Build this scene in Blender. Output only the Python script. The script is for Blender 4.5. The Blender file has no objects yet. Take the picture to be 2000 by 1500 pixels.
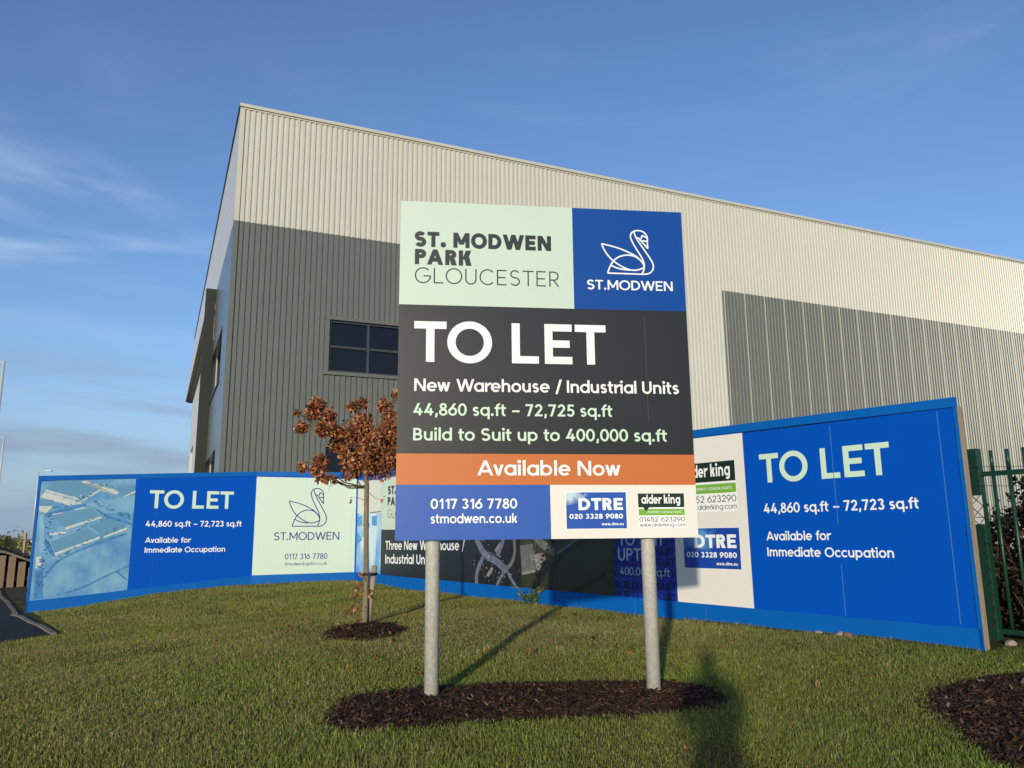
import bpy, bmesh, math, random
import numpy as np
from mathutils import Matrix, Vector, noise as mnoise

random.seed(7); rng = np.random.default_rng(11)
scene = bpy.context.scene
COL = scene.collection
R = math.radians

# ------------------------------------------------------------------ camera
cam_d = bpy.data.cameras.new('camera'); cam = bpy.data.objects.new('camera', cam_d); COL.objects.link(cam)
cam_d.sensor_width = 36.0; cam_d.lens = 27.57; cam_d.clip_start = 0.05; cam_d.clip_end = 6000
cm = [[0.999949, 0.0, 0.010093], [0.001903, 0.982056, -0.18858], [-0.009912, 0.18859, 0.982006]]  # right, forward, up in columns
mw = Matrix.Identity(4)
for i in range(3):
    mw[i][0] = cm[i][0]; mw[i][1] = cm[i][2]; mw[i][2] = -cm[i][1]
mw[0][3] = 0; mw[1][3] = 0; mw[2][3] = 1.5
cam.matrix_world = mw
scene.camera = cam

# ------------------------------------------------------------------ sun, sky, exposure
SUN_AZ, SUN_EL = 192.7, 9.0                      # compass style: 0 = straight ahead, clockwise
sd = bpy.data.lights.new('sun', 'SUN'); sun = bpy.data.objects.new('sun', sd); COL.objects.link(sun)
sd.energy = 3.4; sd.angle = R(1.2); sd.color = (1.0, 0.89, 0.71)
a = R(SUN_AZ); e = R(SUN_EL)
to_sun = Vector((math.sin(a) * math.cos(e), math.cos(a) * math.cos(e), math.sin(e)))
sun.rotation_euler = to_sun.to_track_quat('Z', 'Y').to_euler()
sun.location = to_sun * 60

world = bpy.data.worlds.new('World'); scene.world = world; world.use_nodes = True
wt = world.node_tree; wt.nodes.clear()
def wn(t, **k):
    n = wt.nodes.new(t)
    for kk, v in k.items(): setattr(n, kk, v)
    return n
def wmath(op, x, y=None, clamp=False):
    n = wn('ShaderNodeMath', operation=op); n.use_clamp = clamp
    for i, v in enumerate((x, y)):
        if v is None: continue
        if isinstance(v, (int, float)): n.inputs[i].default_value = v
        else: wt.links.new(v, n.inputs[i])
    return n.outputs[0]
def wramp(x, lo, hi, a0=0.0, a1=1.0):
    n = wn('ShaderNodeMapRange'); n.interpolation_type = 'SMOOTHSTEP'
    wt.links.new(x, n.inputs[0])
    for i, v in enumerate((lo, hi, a0, a1)): n.inputs[i + 1].default_value = v
    return n.outputs[0]
sky = wn('ShaderNodeTexSky'); sky.sky_type = 'NISHITA'; sky.sun_disc = False
sky.sun_elevation = R(SUN_EL); sky.sun_rotation = R(SUN_AZ)
sky.air_density = 1.0; sky.dust_density = 0.6; sky.ozone_density = 1.6; sky.altitude = 20
tc = wn('ShaderNodeTexCoord'); sep = wn('ShaderNodeSeparateXYZ'); wt.links.new(tc.outputs['Generated'], sep.inputs[0])
X, Y, Zc = sep.outputs
def wnoise(scale, detail, rough, mapscale, off=(0, 0, 0), rot=(0, 0, 0), dist=0.0):
    m = wn('ShaderNodeMapping'); m.inputs['Scale'].default_value = mapscale; m.inputs['Location'].default_value = off; m.inputs['Rotation'].default_value = rot
    wt.links.new(tc.outputs['Generated'], m.inputs[0])
    n = wn('ShaderNodeTexNoise'); n.inputs['Scale'].default_value = scale; n.inputs['Detail'].default_value = detail
    n.inputs['Roughness'].default_value = rough; n.inputs['Distortion'].default_value = dist
    wt.links.new(m.outputs[0], n.inputs['Vector']); return n.outputs['Fac']
hue = wn('ShaderNodeMix', data_type='RGBA', blend_type='MULTIPLY'); hue.inputs[0].default_value = 1.0
hue.inputs[7].default_value = (0.84, 1.01, 1.38, 1)
wt.links.new(sky.outputs[0], hue.inputs[6])
def over(prev, mask, col):
    n = wn('ShaderNodeMix', data_type='RGBA', blend_type='MIX')
    wt.links.new(mask, n.inputs[0]); wt.links.new(prev, n.inputs[6]); n.inputs[7].default_value = (*col, 1); return n.outputs[2]
left = wramp(X, 0.05, -0.42)
# high thin cirrus, a streaky patch on the left and faint veils elsewhere
c1 = wramp(wnoise(3.2, 5, 0.52, (1.0, 1.0, 5.5), (0.3, 0.1, 0.45), (0.0, 0.22, 0.0), 0.7), 0.38, 0.82)
band = wmath('MULTIPLY', wramp(Zc, 0.18, 0.30), wramp(Zc, 0.47, 0.36))
m1 = wmath('MULTIPLY', wmath('MULTIPLY', c1, band), wramp(X, -0.12, -0.36, 0.0, 0.75), clamp=True)
c2 = wramp(wnoise(2.1, 7, 0.6, (1.0, 1.0, 4.0), (1.3, 0.7, 0.2), (0.1, -0.25, 0.0), 0.5), 0.48, 0.85)
m2 = wmath('MULTIPLY', c2, 0.22)
# grey-blue low cloud bank towards the horizon on the left
c3 = wramp(wnoise(3.0, 6, 0.55, (1.0, 1.0, 7.0), (2.2, 1.0, 0.6), (0, 0, 0), 0.3), 0.36, 0.60)
m3 = wmath('MULTIPLY', wmath('MULTIPLY', c3, wramp(Zc, 0.24, 0.12)), wmath('MULTIPLY', left, 0.92), clamp=True)
c4 = wramp(wnoise(4.0, 6, 0.6, (1.0, 1.0, 9.0), (0.2, 1.9, 0.0), (0, 0, 0), 0.3), 0.50, 0.72)
m4 = wmath('MULTIPLY', wmath('MULTIPLY', c4, wramp(Zc, 0.22, 0.10)), 0.6, clamp=True)
s = over(hue.outputs[2], m2, (2.6, 3.7, 5.6))
s = over(s, m1, (3.0, 4.2, 5.9))
veil = wmath('MULTIPLY', wramp(Zc, 0.20, 0.05), wramp(X, 0.3, -0.3, 0.25, 0.62))
s = over(s, veil, (1.95, 2.8, 4.05))
s = over(s, m3, (1.95, 2.62, 3.55))
s = over(s, m4, (2.7, 3.4, 4.3))
bg = wn('ShaderNodeBackground'); bg.inputs[1].default_value = 0.15
wt.links.new(s, bg.inputs[0])
wo = wn('ShaderNodeOutputWorld'); wt.links.new(bg.outputs[0], wo.inputs[0])

vs = scene.view_settings; vs.view_transform = 'Standard'; vs.look = 'None'; vs.exposure = 0.0; vs.gamma = 1.0

# ------------------------------------------------------------------ materials
MATS = {}
def srgb(h):
    c = [int(h[i:i + 2], 16) / 255 for i in (0, 2, 4)]
    return tuple(x / 12.92 if x <= 0.04045 else ((x + 0.055) / 1.055) ** 2.4 for x in c)
def mat(name, col, rough=0.6, spec=0.5, metal=0.0, var=0.0, vscale=3.0, bump=0.0, bscale=40.0, stretch=(1, 1, 1), col2=None, thr=(0.45, 0.6), attr=None, trans=0.0, coat=0.0):
    if name in MATS: return MATS[name]
    m = bpy.data.materials.new(name); m.use_nodes = True; nt = m.node_tree; b = nt.nodes['Principled BSDF']
    b.inputs['Base Color'].default_value = (*col, 1); b.inputs['Roughness'].default_value = rough
    b.inputs['Specular IOR Level'].default_value = spec; b.inputs['Metallic'].default_value = metal
    if coat: b.inputs['Coat Weight'].default_value = coat; b.inputs['Coat Roughness'].default_value = 0.25
    t = nt.nodes.new('ShaderNodeTexCoord'); mp = nt.nodes.new('ShaderNodeMapping'); mp.inputs['Scale'].default_value = stretch
    nt.links.new(t.outputs['Object'], mp.inputs[0])
    base = None
    if attr:
        at = nt.nodes.new('ShaderNodeAttribute'); at.attribute_name = attr; base = at.outputs['Color']
    if var > 0 or col2:
        n = nt.nodes.new('ShaderNodeTexNoise'); n.inputs['Scale'].default_value = vscale; n.inputs['Detail'].default_value = 6; n.inputs['Roughness'].default_value = 0.6
        nt.links.new(mp.outputs[0], n.inputs['Vector'])
        if col2:
            r = nt.nodes.new('ShaderNodeMapRange'); r.inputs[1].default_value = thr[0]; r.inputs[2].default_value = thr[1]
            nt.links.new(n.outputs['Fac'], r.inputs[0])
            x = nt.nodes.new('ShaderNodeMix'); x.data_type = 'RGBA'; nt.links.new(r.outputs[0], x.inputs[0])
            x.inputs[6].default_value = (*col, 1); x.inputs[7].default_value = (*col2, 1); base = x.outputs[2]
        if var > 0:
            r = nt.nodes.new('ShaderNodeMapRange'); r.inputs[1].default_value = 0.25; r.inputs[2].default_value = 0.75
            r.inputs[3].default_value = 1 - var; r.inputs[4].default_value = 1 + var
            nt.links.new(n.outputs['Fac'], r.inputs[0])
            x = nt.nodes.new('ShaderNodeMix'); x.data_type = 'RGBA'; x.blend_type = 'MULTIPLY'; x.inputs[0].default_value = 1.0
            if base is None: x.inputs[6].default_value = (*col, 1)
            else: nt.links.new(base, x.inputs[6])
            cb = nt.nodes.new('ShaderNodeCombineColor')
            for i in range(3): nt.links.new(r.outputs[0], cb.inputs[i])
            nt.links.new(cb.outputs[0], x.inputs[7]); base = x.outputs[2]
    if base is not None: nt.links.new(base, b.inputs['Base Color'])
    if bump > 0:
        n = nt.nodes.new('ShaderNodeTexNoise'); n.inputs['Scale'].default_value = bscale; n.inputs['Detail'].default_value = 5
        nt.links.new(mp.outputs[0], n.inputs['Vector'])
        bp = nt.nodes.new('ShaderNodeBump'); bp.inputs['Strength'].default_value = bump; bp.inputs['Distance'].default_value = 0.02
        nt.links.new(n.outputs['Fac'], bp.inputs['Height']); nt.links.new(bp.outputs[0], b.inputs['Normal'])
    if trans > 0:
        tr = nt.nodes.new('ShaderNodeBsdfTranslucent'); mx = nt.nodes.new('ShaderNodeMixShader'); mx.inputs[0].default_value = trans
        if base is not None: nt.links.new(base, tr.inputs[0])
        else: tr.inputs[0].default_value = (*col, 1)
        o = nt.nodes['Material Output']; nt.links.new(b.outputs[0], mx.inputs[1]); nt.links.new(tr.outputs[0], mx.inputs[2]); nt.links.new(mx.outputs[0], o.inputs[0])
    MATS[name] = m; return m

VIN = dict(rough=0.36, spec=0.45, var=0.015, vscale=1.2)
P_MINT = mat('vinyl mint', (0.56, 0.685, 0.565), **VIN)
P_WHITE = mat('vinyl white', (0.80, 0.77, 0.69), **VIN)
P_LWHITE = mat('lettering white', (0.88, 0.90, 0.88), rough=0.4, spec=0.4)
P_LMINT = mat('lettering mint', (0.60, 0.78, 0.60), rough=0.4, spec=0.4)
P_BLUE = mat('vinyl blue', (0.003, 0.062, 0.305), rough=0.4, spec=0.25)
P_ROYAL = mat('vinyl royal blue', (0.022, 0.10, 0.42), **VIN)
P_BLACK = mat('vinyl charcoal', (0.017, 0.018, 0.018), **VIN)
P_ORANGE = mat('vinyl orange', (0.56, 0.155, 0.030), **VIN)
P_DARK = mat('lettering charcoal', (0.020, 0.028, 0.032), rough=0.4, spec=0.4)
P_NAVY = mat('lettering navy', (0.012, 0.05, 0.22), rough=0.4, spec=0.4)
P_NAVY2 = mat('lettering deep navy', (0.004, 0.008, 0.05), rough=0.4, spec=0.4)
P_PALE = mat('lettering pale blue', (0.42, 0.50, 0.68), rough=0.4, spec=0.4)
P_GREEN = mat('vinyl green', (0.19, 0.44, 0.045), **VIN)
P_DGREEN = mat('vinyl dark green', (0.008, 0.024, 0.014), **VIN)
P_HBLUE = mat('hoarding print blue', (0.0005, 0.081, 0.47), rough=0.45, spec=0.08, var=0.03, vscale=0.8)
P_HTRIM = mat('hoarding paint blue', (0.0008, 0.112, 0.43), rough=0.55, spec=0.15, var=0.06, vscale=2.0, bump=0.05, bscale=25)
P_HDARK = mat('vinyl near black', (0.014, 0.018, 0.022), **VIN)
P_BTS = mat('vinyl deep blue', (0.008, 0.032, 0.33), **VIN)
P_SEAM = mat('board joint', (0.05, 0.17, 0.52), rough=0.5)
P_ALU = mat('sign backing aluminium', (0.62, 0.63, 0.64), rough=0.4, metal=0.8)
M_GALV = mat('galvanised steel', (0.66, 0.65, 0.58), rough=0.42, metal=0.25, var=0.22, vscale=38, bump=0.10, bscale=30)
M_LIGHT = mat('light grey cladding', (0.56, 0.548, 0.468), rough=0.35, spec=0.46, var=0.03, vscale=0.6)
M_DGREY = mat('dark grey cladding', (0.134, 0.146, 0.126), rough=0.34, spec=0.48, var=0.05, vscale=0.6)
M_JOINT = mat('cladding joint strip', (0.80, 0.79, 0.73), rough=0.35)
M_SMD = mat('flat dark grey panel', (0.13, 0.14, 0.135), rough=0.27, spec=0.55, var=0.04, vscale=0.5)
M_SML = mat('flat light grey panel', (0.64, 0.63, 0.58), rough=0.36, spec=0.4, var=0.03, vscale=0.5)
M_WWALL = mat('white side wall panel', (0.66, 0.65, 0.60), rough=0.4, var=0.03)
M_FRAME = mat('window frame grey', (0.045, 0.052, 0.058), rough=0.4)
M_GLASS = mat('dark tinted glass', (0.006, 0.008, 0.012), rough=0.05, spec=0.35)
M_FLASH = mat('dark grey flashing', (0.135, 0.14, 0.12), rough=0.4)
M_SOFFIT = mat('soffit panel', (0.16, 0.14, 0.12), rough=0.5)
M_ROOF = mat('roof sheet', (0.25, 0.26, 0.27), rough=0.5)
M_TIMBER = mat('weathered softwood', (0.34, 0.265, 0.18), rough=0.8, var=0.25, vscale=6, stretch=(6, 6, 0.6), bump=0.3, bscale=18)
M_TIMBER2 = mat('dark weathered sleeper', (0.215, 0.155, 0.095), rough=0.85, var=0.3, vscale=5, stretch=(6, 6, 0.6), bump=0.3, bscale=18)
M_BARK = mat('young oak bark', (0.20, 0.165, 0.105), rough=0.85, var=0.35, vscale=22, stretch=(1, 1, 0.35), bump=0.4, bscale=40)
M_TWIG = mat('twig', (0.13, 0.10, 0.065), rough=0.85, var=0.2)
M_LEAF = mat('dry oak leaf', (0.2, 0.09, 0.04), rough=0.6, spec=0.3, attr='Col', trans=0.22)
M_GRASS = mat('grass blade', (0.06, 0.09, 0.02), rough=0.55, spec=0.25, attr='Col', trans=0.34)
M_PLANT = mat('shrub leaf', (0.2, 0.25, 0.05), rough=0.55, spec=0.3, attr='Col', trans=0.25)
M_MULCH = mat('bark mulch', (0.03, 0.015, 0.009), rough=0.9, spec=0.2, attr='Col')
M_RUBBER = mat('black rubber tie', (0.012, 0.012, 0.012), rough=0.6)
M_FGREEN = mat('green powder coated steel', (0.009, 0.048, 0.027), rough=0.4, spec=0.5, var=0.08, vscale=4)
M_PLATE = mat('dull white plate', (0.62, 0.62, 0.60), rough=0.6, var=0.15, vscale=12)
M_WIRE = mat('wire', (0.03, 0.035, 0.03), rough=0.5)
M_ASPH = mat('asphalt', (0.018, 0.019, 0.024), rough=0.9, spec=0.3, var=0.2, vscale=30, bump=0.3, bscale=160)
M_EDGE = mat('concrete edging', (0.17, 0.145, 0.11), rough=0.85, var=0.25, vscale=8)
M_SOIL = mat('dark soil', (0.030, 0.018, 0.011), rough=0.95, var=0.5, vscale=9, bump=0.8, bscale=25)
M_STONE = mat('pale stone', (0.36, 0.30, 0.24), rough=0.85, var=0.25, vscale=9, bump=0.4, bscale=20)
M_LAMP = mat('pale galvanised column', (0.62, 0.63, 0.62), rough=0.4, metal=0.2)
M_FAR = mat('bare winter trees', (0.085, 0.068, 0.052), rough=0.95, attr='Col')
M_RAIL = mat('dark rail', (0.02, 0.018, 0.016), rough=0.7)
M_SKIN = mat('skin', (0.50, 0.30, 0.22), rough=0.5)
M_CLOTH = mat('dark jacket', (0.025, 0.03, 0.04), rough=0.8)
M_GROUND = mat('turf and soil', (0.085, 0.086, 0.022), rough=0.95, spec=0.1, col2=(0.13, 0.105, 0.042), vscale=1.1, thr=(0.40, 0.66), var=0.35, bump=0.6, bscale=60)

# ------------------------------------------------------------------ mesh helpers
class MB:
    def __init__(s): s.v = []; s.f = []; s.m = []
    def add(s, verts, faces, mi=0):
        o = len(s.v); s.v.extend([tuple(p) for p in verts]); s.f.extend([tuple(i + o for i in f) for f in faces]); s.m.extend([mi] * len(faces)); return s
    def box(s, lo, hi, mi=0, T=None):
        x0, y0, z0 = lo; x1, y1, z1 = hi
        v = [(x0, y0, z0), (x1, y0, z0), (x1, y1, z0), (x0, y1, z0), (x0, y0, z1), (x1, y0, z1), (x1, y1, z1), (x0, y1, z1)]
        if T: v = [T(*p) for p in v]
        return s.add(v, [(0, 3, 2, 1), (4, 5, 6, 7), (0, 1, 5, 4), (1, 2, 6, 5), (2, 3, 7, 6), (3, 0, 4, 7)], mi)
    def hexa(s, a, b, mi=0):            # two quads (corner lists) joined into a closed block
        return s.add(list(a) + list(b), [(0, 1, 2, 3), (7, 6, 5, 4), (0, 4, 5, 1), (1, 5, 6, 2), (2, 6, 7, 3), (3, 7, 4, 0)], mi)
    def tube(s, pts, rad, n=10, mi=0, cap=True):
        pts = [Vector(p) for p in pts]; rings = []; up = Vector((0.31, 0.17, 0.93))
        if isinstance(rad, (int, float)): rad = [rad] * len(pts)
        base = len(s.v); vs_ = []
        for i, p in enumerate(pts):
            d = (pts[min(i + 1, len(pts) - 1)] - pts[max(i - 1, 0)]).normalized()
            x = d.cross(up)
            if x.length < 1e-3: x = d.cross(Vector((1, 0, 0)))
            x.normalize(); y = d.cross(x)
            for k in range(n):
                t = 2 * math.pi * k / n; vs_.append(p + (x * math.cos(t) + y * math.sin(t)) * rad[i])
        f = []
        for i in range(len(pts) - 1):
            for k in range(n):
                f.append((i * n + k, i * n + (k + 1) % n, (i + 1) * n + (k + 1) % n, (i + 1) * n + k))
        if cap: f.append(tuple(range(n - 1, -1, -1))); f.append(tuple((len(pts) - 1) * n + k for k in range(n)))
        return s.add(vs_, f, mi)
def setprops(o, label=None, cat=None, group=None, kind=None):
    if label: o['label'] = label
    if cat: o['category'] = cat
    if group: o['group'] = group
    if kind: o['kind'] = kind
    return o
def link(name, mb, mats, parent=None, smooth=False, bevel=0.0, **pr):
    me = bpy.data.meshes.new(name); me.from_pydata(mb.v, [], mb.f)
    for m in (mats if isinstance(mats, (list, tuple)) else [mats]): me.materials.append(m)
    if any(mb.m): me.polygons.foreach_set('material_index', mb.m)
    if smooth: me.polygons.foreach_set('use_smooth', [True] * len(me.polygons))
    me.update(); o = bpy.data.objects.new(name, me); COL.objects.link(o)
    if parent is not None:
        o.parent = parent; o.matrix_parent_inverse = Matrix.Translation(-parent_loc(parent))
    if bevel > 0:
        bv = o.modifiers.new('bevel', 'BEVEL'); bv.width = bevel; bv.segments = 2; bv.limit_method = 'ANGLE'
    return setprops(o, **pr)
def parent_loc(p): return Vector(p.location) if p.type == 'EMPTY' else Vector((0, 0, 0))
def thing(name, loc, **pr):
    o = bpy.data.objects.new(name, None); COL.objects.link(o); o.location = loc; o.empty_display_size = 0.3
    return setprops(o, **pr)
def set_colors(o, cols):
    me = o.data; ca = me.color_attributes.new('Col', 'FLOAT_COLOR', 'POINT')
    arr = np.ones((len(me.vertices), 4), dtype=np.float32); arr[:, :3] = cols; ca.data.foreach_set('color', arr.ravel())

# ------------------------------------------------------------------ terrain heights
CT = np.array([(-.63, 6.3, .272), (1.11, 6.54, .252), (-9.35, 15.75, .11), (-7.9, 16.45, .31), (-5.71, 17.54, .5), (-3.55, 18.05, .52), (-2.5, 16.7, .46), (2.41, 10.35, .385),
  (3.53, 8.94, .39), (4.46, 7.8, .375), (-1.91, 10.38, .38), (0, 4.5, .2), (-2.9, 4.8, .17), (2.7, 4.5, .2), (0, 0, 0), (0, -3, 0), (-6.76, 12, .14), (-7, 9, .1), (-13, 20, .08),
  (-15, 25, .1), (5, 8.5, .37), (7, 5, .25), (-5, 0, 0), (5, -1, 0), (4, 6.5, .3), (0, 25, .3), (-20, 30, .1), (15, 20, .2), (10, -5, 0), (-10, -5, 0), (-12, 14, .1)])
def _phi(r2): return np.where(r2 > 1e-12, 0.5 * r2 * np.log(np.maximum(r2, 1e-12)), 0.0)
_n = len(CT); _K = _phi(((CT[:, None, :2] - CT[None, :, :2]) ** 2).sum(-1)) + np.eye(_n) * 0.3
_Pm = np.c_[np.ones(_n), CT[:, :2]]; _A = np.block([[_K, _Pm], [_Pm.T, np.zeros((3, 3))]])
_W = np.linalg.solve(_A, np.r_[CT[:, 2], 0, 0, 0])
def ground_z(x, y):
    x = np.atleast_1d(np.asarray(x, float)); y = np.atleast_1d(np.asarray(y, float))
    k = _phi((x[:, None] - CT[None, :, 0]) ** 2 + (y[:, None] - CT[None, :, 1]) ** 2)
    z = k @ _W[:_n] + _W[_n] + _W[_n + 1] * x + _W[_n + 2] * y
    r = np.hypot(x, y); b = np.clip((r - 22) / 14, 0, 1); b = b * b * (3 - 2 * b)
    z = np.clip(z, -0.1, 0.62)
    z = z + (0.012 * np.sin(1.7 * x + 0.8 * y) + 0.010 * np.sin(2.9 * y - 1.1 * x)) * np.clip((r - 6) / 5, 0, 1)
    return z * (1 - b) + 0.08 * b
def gz(x, y): return float(ground_z(x, y)[0])

rr = np.r_[0.4, np.arange(0.8, 34, 0.22), np.geomspace(35, 5000, 34)]; nsec = 288
th = np.linspace(0, 2 * np.pi, nsec, endpoint=False)
gx = np.r_[0, (rr[:, None] * np.sin(th)).ravel()]; gy = np.r_[0, (rr[:, None] * np.cos(th)).ravel()]
gmb = MB(); gmb.v = list(zip(gx.tolist(), gy.tolist(), ground_z(gx, gy).tolist()))
gf = [(0, 1 + (k + 1) % nsec, 1 + k) for k in range(nsec)]
for i in range(len(rr) - 1):
    a0 = 1 + i * nsec; b0 = a0 + nsec
    gf += [(a0 + k, a0 + (k + 1) % nsec, b0 + (k + 1) % nsec, b0 + k) for k in range(nsec)]
gmb.f = gf; gmb.m = [0] * len(gf)
link('ground', gmb, M_GROUND, smooth=True, kind='structure')

# ------------------------------------------------------------------ planes the prints lie on (origin, direction, normal towards the lawn)
class Frame:
    def __init__(s, ox, oy, dx, dy):
        l = math.hypot(dx, dy); s.o = (ox, oy); s.d = (dx / l, dy / l); s.n = (dy / l, -dx / l)
    def __call__(s, u, v, off=0.0):
        return (s.o[0] + s.d[0] * u + s.n[0] * off, s.o[1] + s.d[1] * u + s.n[1] * off, v)
    def T(s): return lambda u, off, v: s(u, v, off)

# ------------------------------------------------------------------ monoline lettering drawn as flat shapes
def ring(cx, cy, rx, ry, w, t, a0=0, a1=360):
    n = max(5, int(abs(a1 - a0) / 9)); out = []
    pt = lambda a, k: (cx + (rx - w * k) * math.cos(R(a)), cy + (ry - t * k) * math.sin(R(a)))
    for i in range(n):
        p, q = a0 + (a1 - a0) * i / n, a0 + (a1 - a0) * (i + 1) / n
        out.append([pt(p, 0), pt(q, 0), pt(q, 1), pt(p, 1)])
    return out
def bar(x0, y0, x1, y1): return [[(x0, y0), (x1, y0), (x1, y1), (x0, y1)]]
def diag(xb, yb, xt, yt, hw): return [[(xb, yb), (xb + hw, yb), (xt + hw, yt), (xt, yt)]]
def path(pts, w):
    P = [Vector((p[0], p[1])) for p in pts]; L = []
    for i, p in enumerate(P):
        if i == 0: d = P[1] - P[0]
        elif i == len(P) - 1: d = P[-1] - P[-2]
        else: d = (P[i] - P[i - 1]).normalized() + (P[i + 1] - P[i]).normalized()
        d.normalize(); n = Vector((-d.y, d.x)); k = 1.0
        if 0 < i < len(P) - 1:
            c = n.dot(Vector((-(P[i + 1] - P[i]).normalized().y, (P[i + 1] - P[i]).normalized().x))); k = min(1.5, 1 / max(c, 0.4))
        L.append((p + n * w / 2 * k, p - n * w / 2 * k))
    return [[tuple(L[i][1]), tuple(L[i + 1][1]), tuple(L[i + 1][0]), tuple(L[i][0])] for i in range(len(L) - 1)]
def disc(cx, cy, r): return [[(cx + r * math.cos(R(a)), cy + r * math.sin(R(a))) for a in range(0, 360, 20)]]
def arcp(cx, cy, rx, ry, a0, a1, n=14): return [(cx + rx * math.cos(R(a0 + (a1 - a0) * i / n)), cy + ry * math.sin(R(a0 + (a1 - a0) * i / n))) for i in range(n + 1)]
XH = 0.73; AS = 1.04; DS = -0.27
def bowl(x0, y0, y1, xr, w, t):
    ry = (y1 - y0) / 2; rx = min(ry * 1.02, xr - x0 - 0.02); xc = xr - rx
    return [bar(x0, y1 - t, xc, y1), bar(x0, y0, xc, y0 + t), ring(xc, (y0 + y1) / 2, rx, ry, w, t, -90, 90)]
def scurve(W, H, w, ov=0.015):
    top, bot = H + ov - w / 2, -ov + w / 2; mid = H * 0.515; cx = W / 2
    ru = (top - mid) / 2; rl = (mid - bot) / 2
    up = arcp(cx, top - ru, (W - w) / 2 * 0.94, ru, 28, 270, 20); lo = arcp(cx, bot + rl, (W - w) / 2, rl, 90, -152, 20)
    return [path(up + lo[1:], w)]
def glyph(c, w):
    t = w * 0.93; hx = w * 1.07; G = []
    def stem(x, y0=0, y1=1): G.append(bar(x, y0, x + w, y1))
    if c == ' ': return 0.47, []
    if c == 'A':
        W = 0.92 + w * 0.4; m = W / 2; G += [diag(0, 0, m - hx * 0.5, 1, hx), diag(W - hx, 0, m - hx * 0.5, 1, hx)]
        y = 0.2; xl = (m - hx * .5) * y + hx * .6; G.append(bar(xl, y, W - xl, y + t))
    elif c == 'B':
        W = 0.60 + w * 0.4; stem(0); G += bowl(w * .5, 0.5 - t * .45, 1, W - .05, w, t) + bowl(w * .5, 0, 0.5 + t * .45, W, w, t)
    elif c == 'C': W = 0.93; G.append(ring(.52, .5, .52, .52, w, t, 43, 317))
    elif c == 'D': W = 0.80 + w * 0.3; stem(0); G += bowl(w * .5, 0, 1, W, w, t)
    elif c == 'E': W = 0.58 + w * 0.45; stem(0); G += [bar(w * .5, 0, W, t), bar(w * .5, 1 - t, W, 1), bar(w * .5, .5 - t / 2, W - .06, .5 + t / 2)]
    elif c == 'G': W = 1.0; G += [ring(.52, .5, .52, .52, w, t, 43, 352), bar(.54, .5 - t, W + .01, .5)]
    elif c == 'I': W = w; stem(0)
    elif c == 'K':
        W = 0.62 + w * .7; stem(0); hk = w * 1.28; G += [diag(w * .8, .40, W - hk * 1.05, 1, hk), diag(W - hk, 0, w * .8 + .09, .60, hk)]
    elif c == 'L': W = 0.56 + w * .45; stem(0); G.append(bar(w * .5, 0, W, t))
    elif c == 'M':
        W = 0.92 + w * .55; stem(0); stem(W - w); y = .22; m = W / 2; G += [diag(m - hx * .5, y, 0.002, 1, hx), diag(m - hx * .5, y, W - hx - .002, 1, hx)]
    elif c == 'N': W = 0.76 + w * .55; stem(0); stem(W - w); G.append(diag(W - hx * 1.08, 0, 0, 1, hx * 1.08))
    elif c == 'O': W = 1.06; G.append(ring(.53, .5, .53, .52, w, t))
    elif c in 'PR':
        W = 0.58 + w * .45; stem(0); G += bowl(w * .5, .40, 1, W, w, t)
        if c == 'R': G.append(diag(W - hx * 1.15 + .03, 0, W * .38, .42, hx * 1.15)); W += .03
    elif c == 'S': W = 0.60 + w * .6; G += scurve(W, 1, w)
    elif c == 'T': W = 0.70 + w * .3; m = W / 2; G += [bar(0, 1 - t, W, 1), bar(m - w / 2, 0, m + w / 2, 1 - t * .5)]
    elif c == 'U':
        W = 0.70 + w * .3; r = W / 2; G += [bar(0, r - .02, w, 1), bar(W - w, r - .02, W, 1), ring(r, r - .02, r, r, w, t, 180, 360)]
    elif c == 'V': W = .9; G += [diag(W / 2 - hx / 2, 0, 0, 1, hx), diag(W / 2 - hx / 2, 0, W - hx, 1, hx)]
    elif c == 'Y': W = .84; G += [diag(W / 2 - hx / 2, .42, 0, 1, hx), diag(W / 2 - hx / 2, .42, W - hx, 1, hx), bar(W / 2 - w / 2, 0, W / 2 + w / 2, .46)]
    elif c == 'W':
        W = 1.22 + w * .8; q = (W - hx) / 4; G += [diag(q, 0, 0, 1, hx), diag(q, 0, 2 * q, 1, hx), diag(3 * q, 0, 2 * q, 1, hx), diag(3 * q, 0, 4 * q, 1, hx)]
    elif c in 'abdgpq':
        r = XH / 2 + .012; D = 0.74; cy = XH / 2
        if c in 'adgq':
            G.append(ring(.375, cy, .375, r, w, t)); x = D - w * .98
            if c == 'a': stem(x, 0, XH)
            if c == 'd': stem(x, 0, AS)
            if c == 'q': stem(x, DS, XH)
            if c == 'g':
                stem(x, 0.0, XH); rr_ = .33; G.append(ring(D - rr_, 0.0, rr_, -DS + .01, w, t, 0, -140))
        else:
            G.append(ring(D - .375, cy, .375, r, w, t)); stem(0, *((0, AS) if c == 'b' else (DS, XH)))
        W = D
    elif c == 'c': W = .66; G.append(ring(.375, XH / 2, .375, XH / 2 + .012, w, t, 44, 316))
    elif c == 'e':
        W = .74; cy = XH / 2; G += [ring(.375, cy, .375, cy + .012, w, t, 0, 318), bar(w * .6, cy - t * .45, .745, cy + t * .45)]
    elif c == 'f':
        W = .42; x = .11; rr_ = .25 + w * .2; G += [bar(x, 0, x + w, AS - rr_), ring(x + rr_, AS - rr_, rr_, rr_, w, t, 180, 78), bar(0, XH - t, W, XH)]
    elif c in 'hnmru':
        def arch(x0, xr):
            ra = (xr - x0) / 2; G.append(ring(x0 + ra, XH - ra + .01, ra, ra, w, t, 0, 150)); G.append(bar(xr - w, 0, xr, XH - ra + .01))
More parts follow.
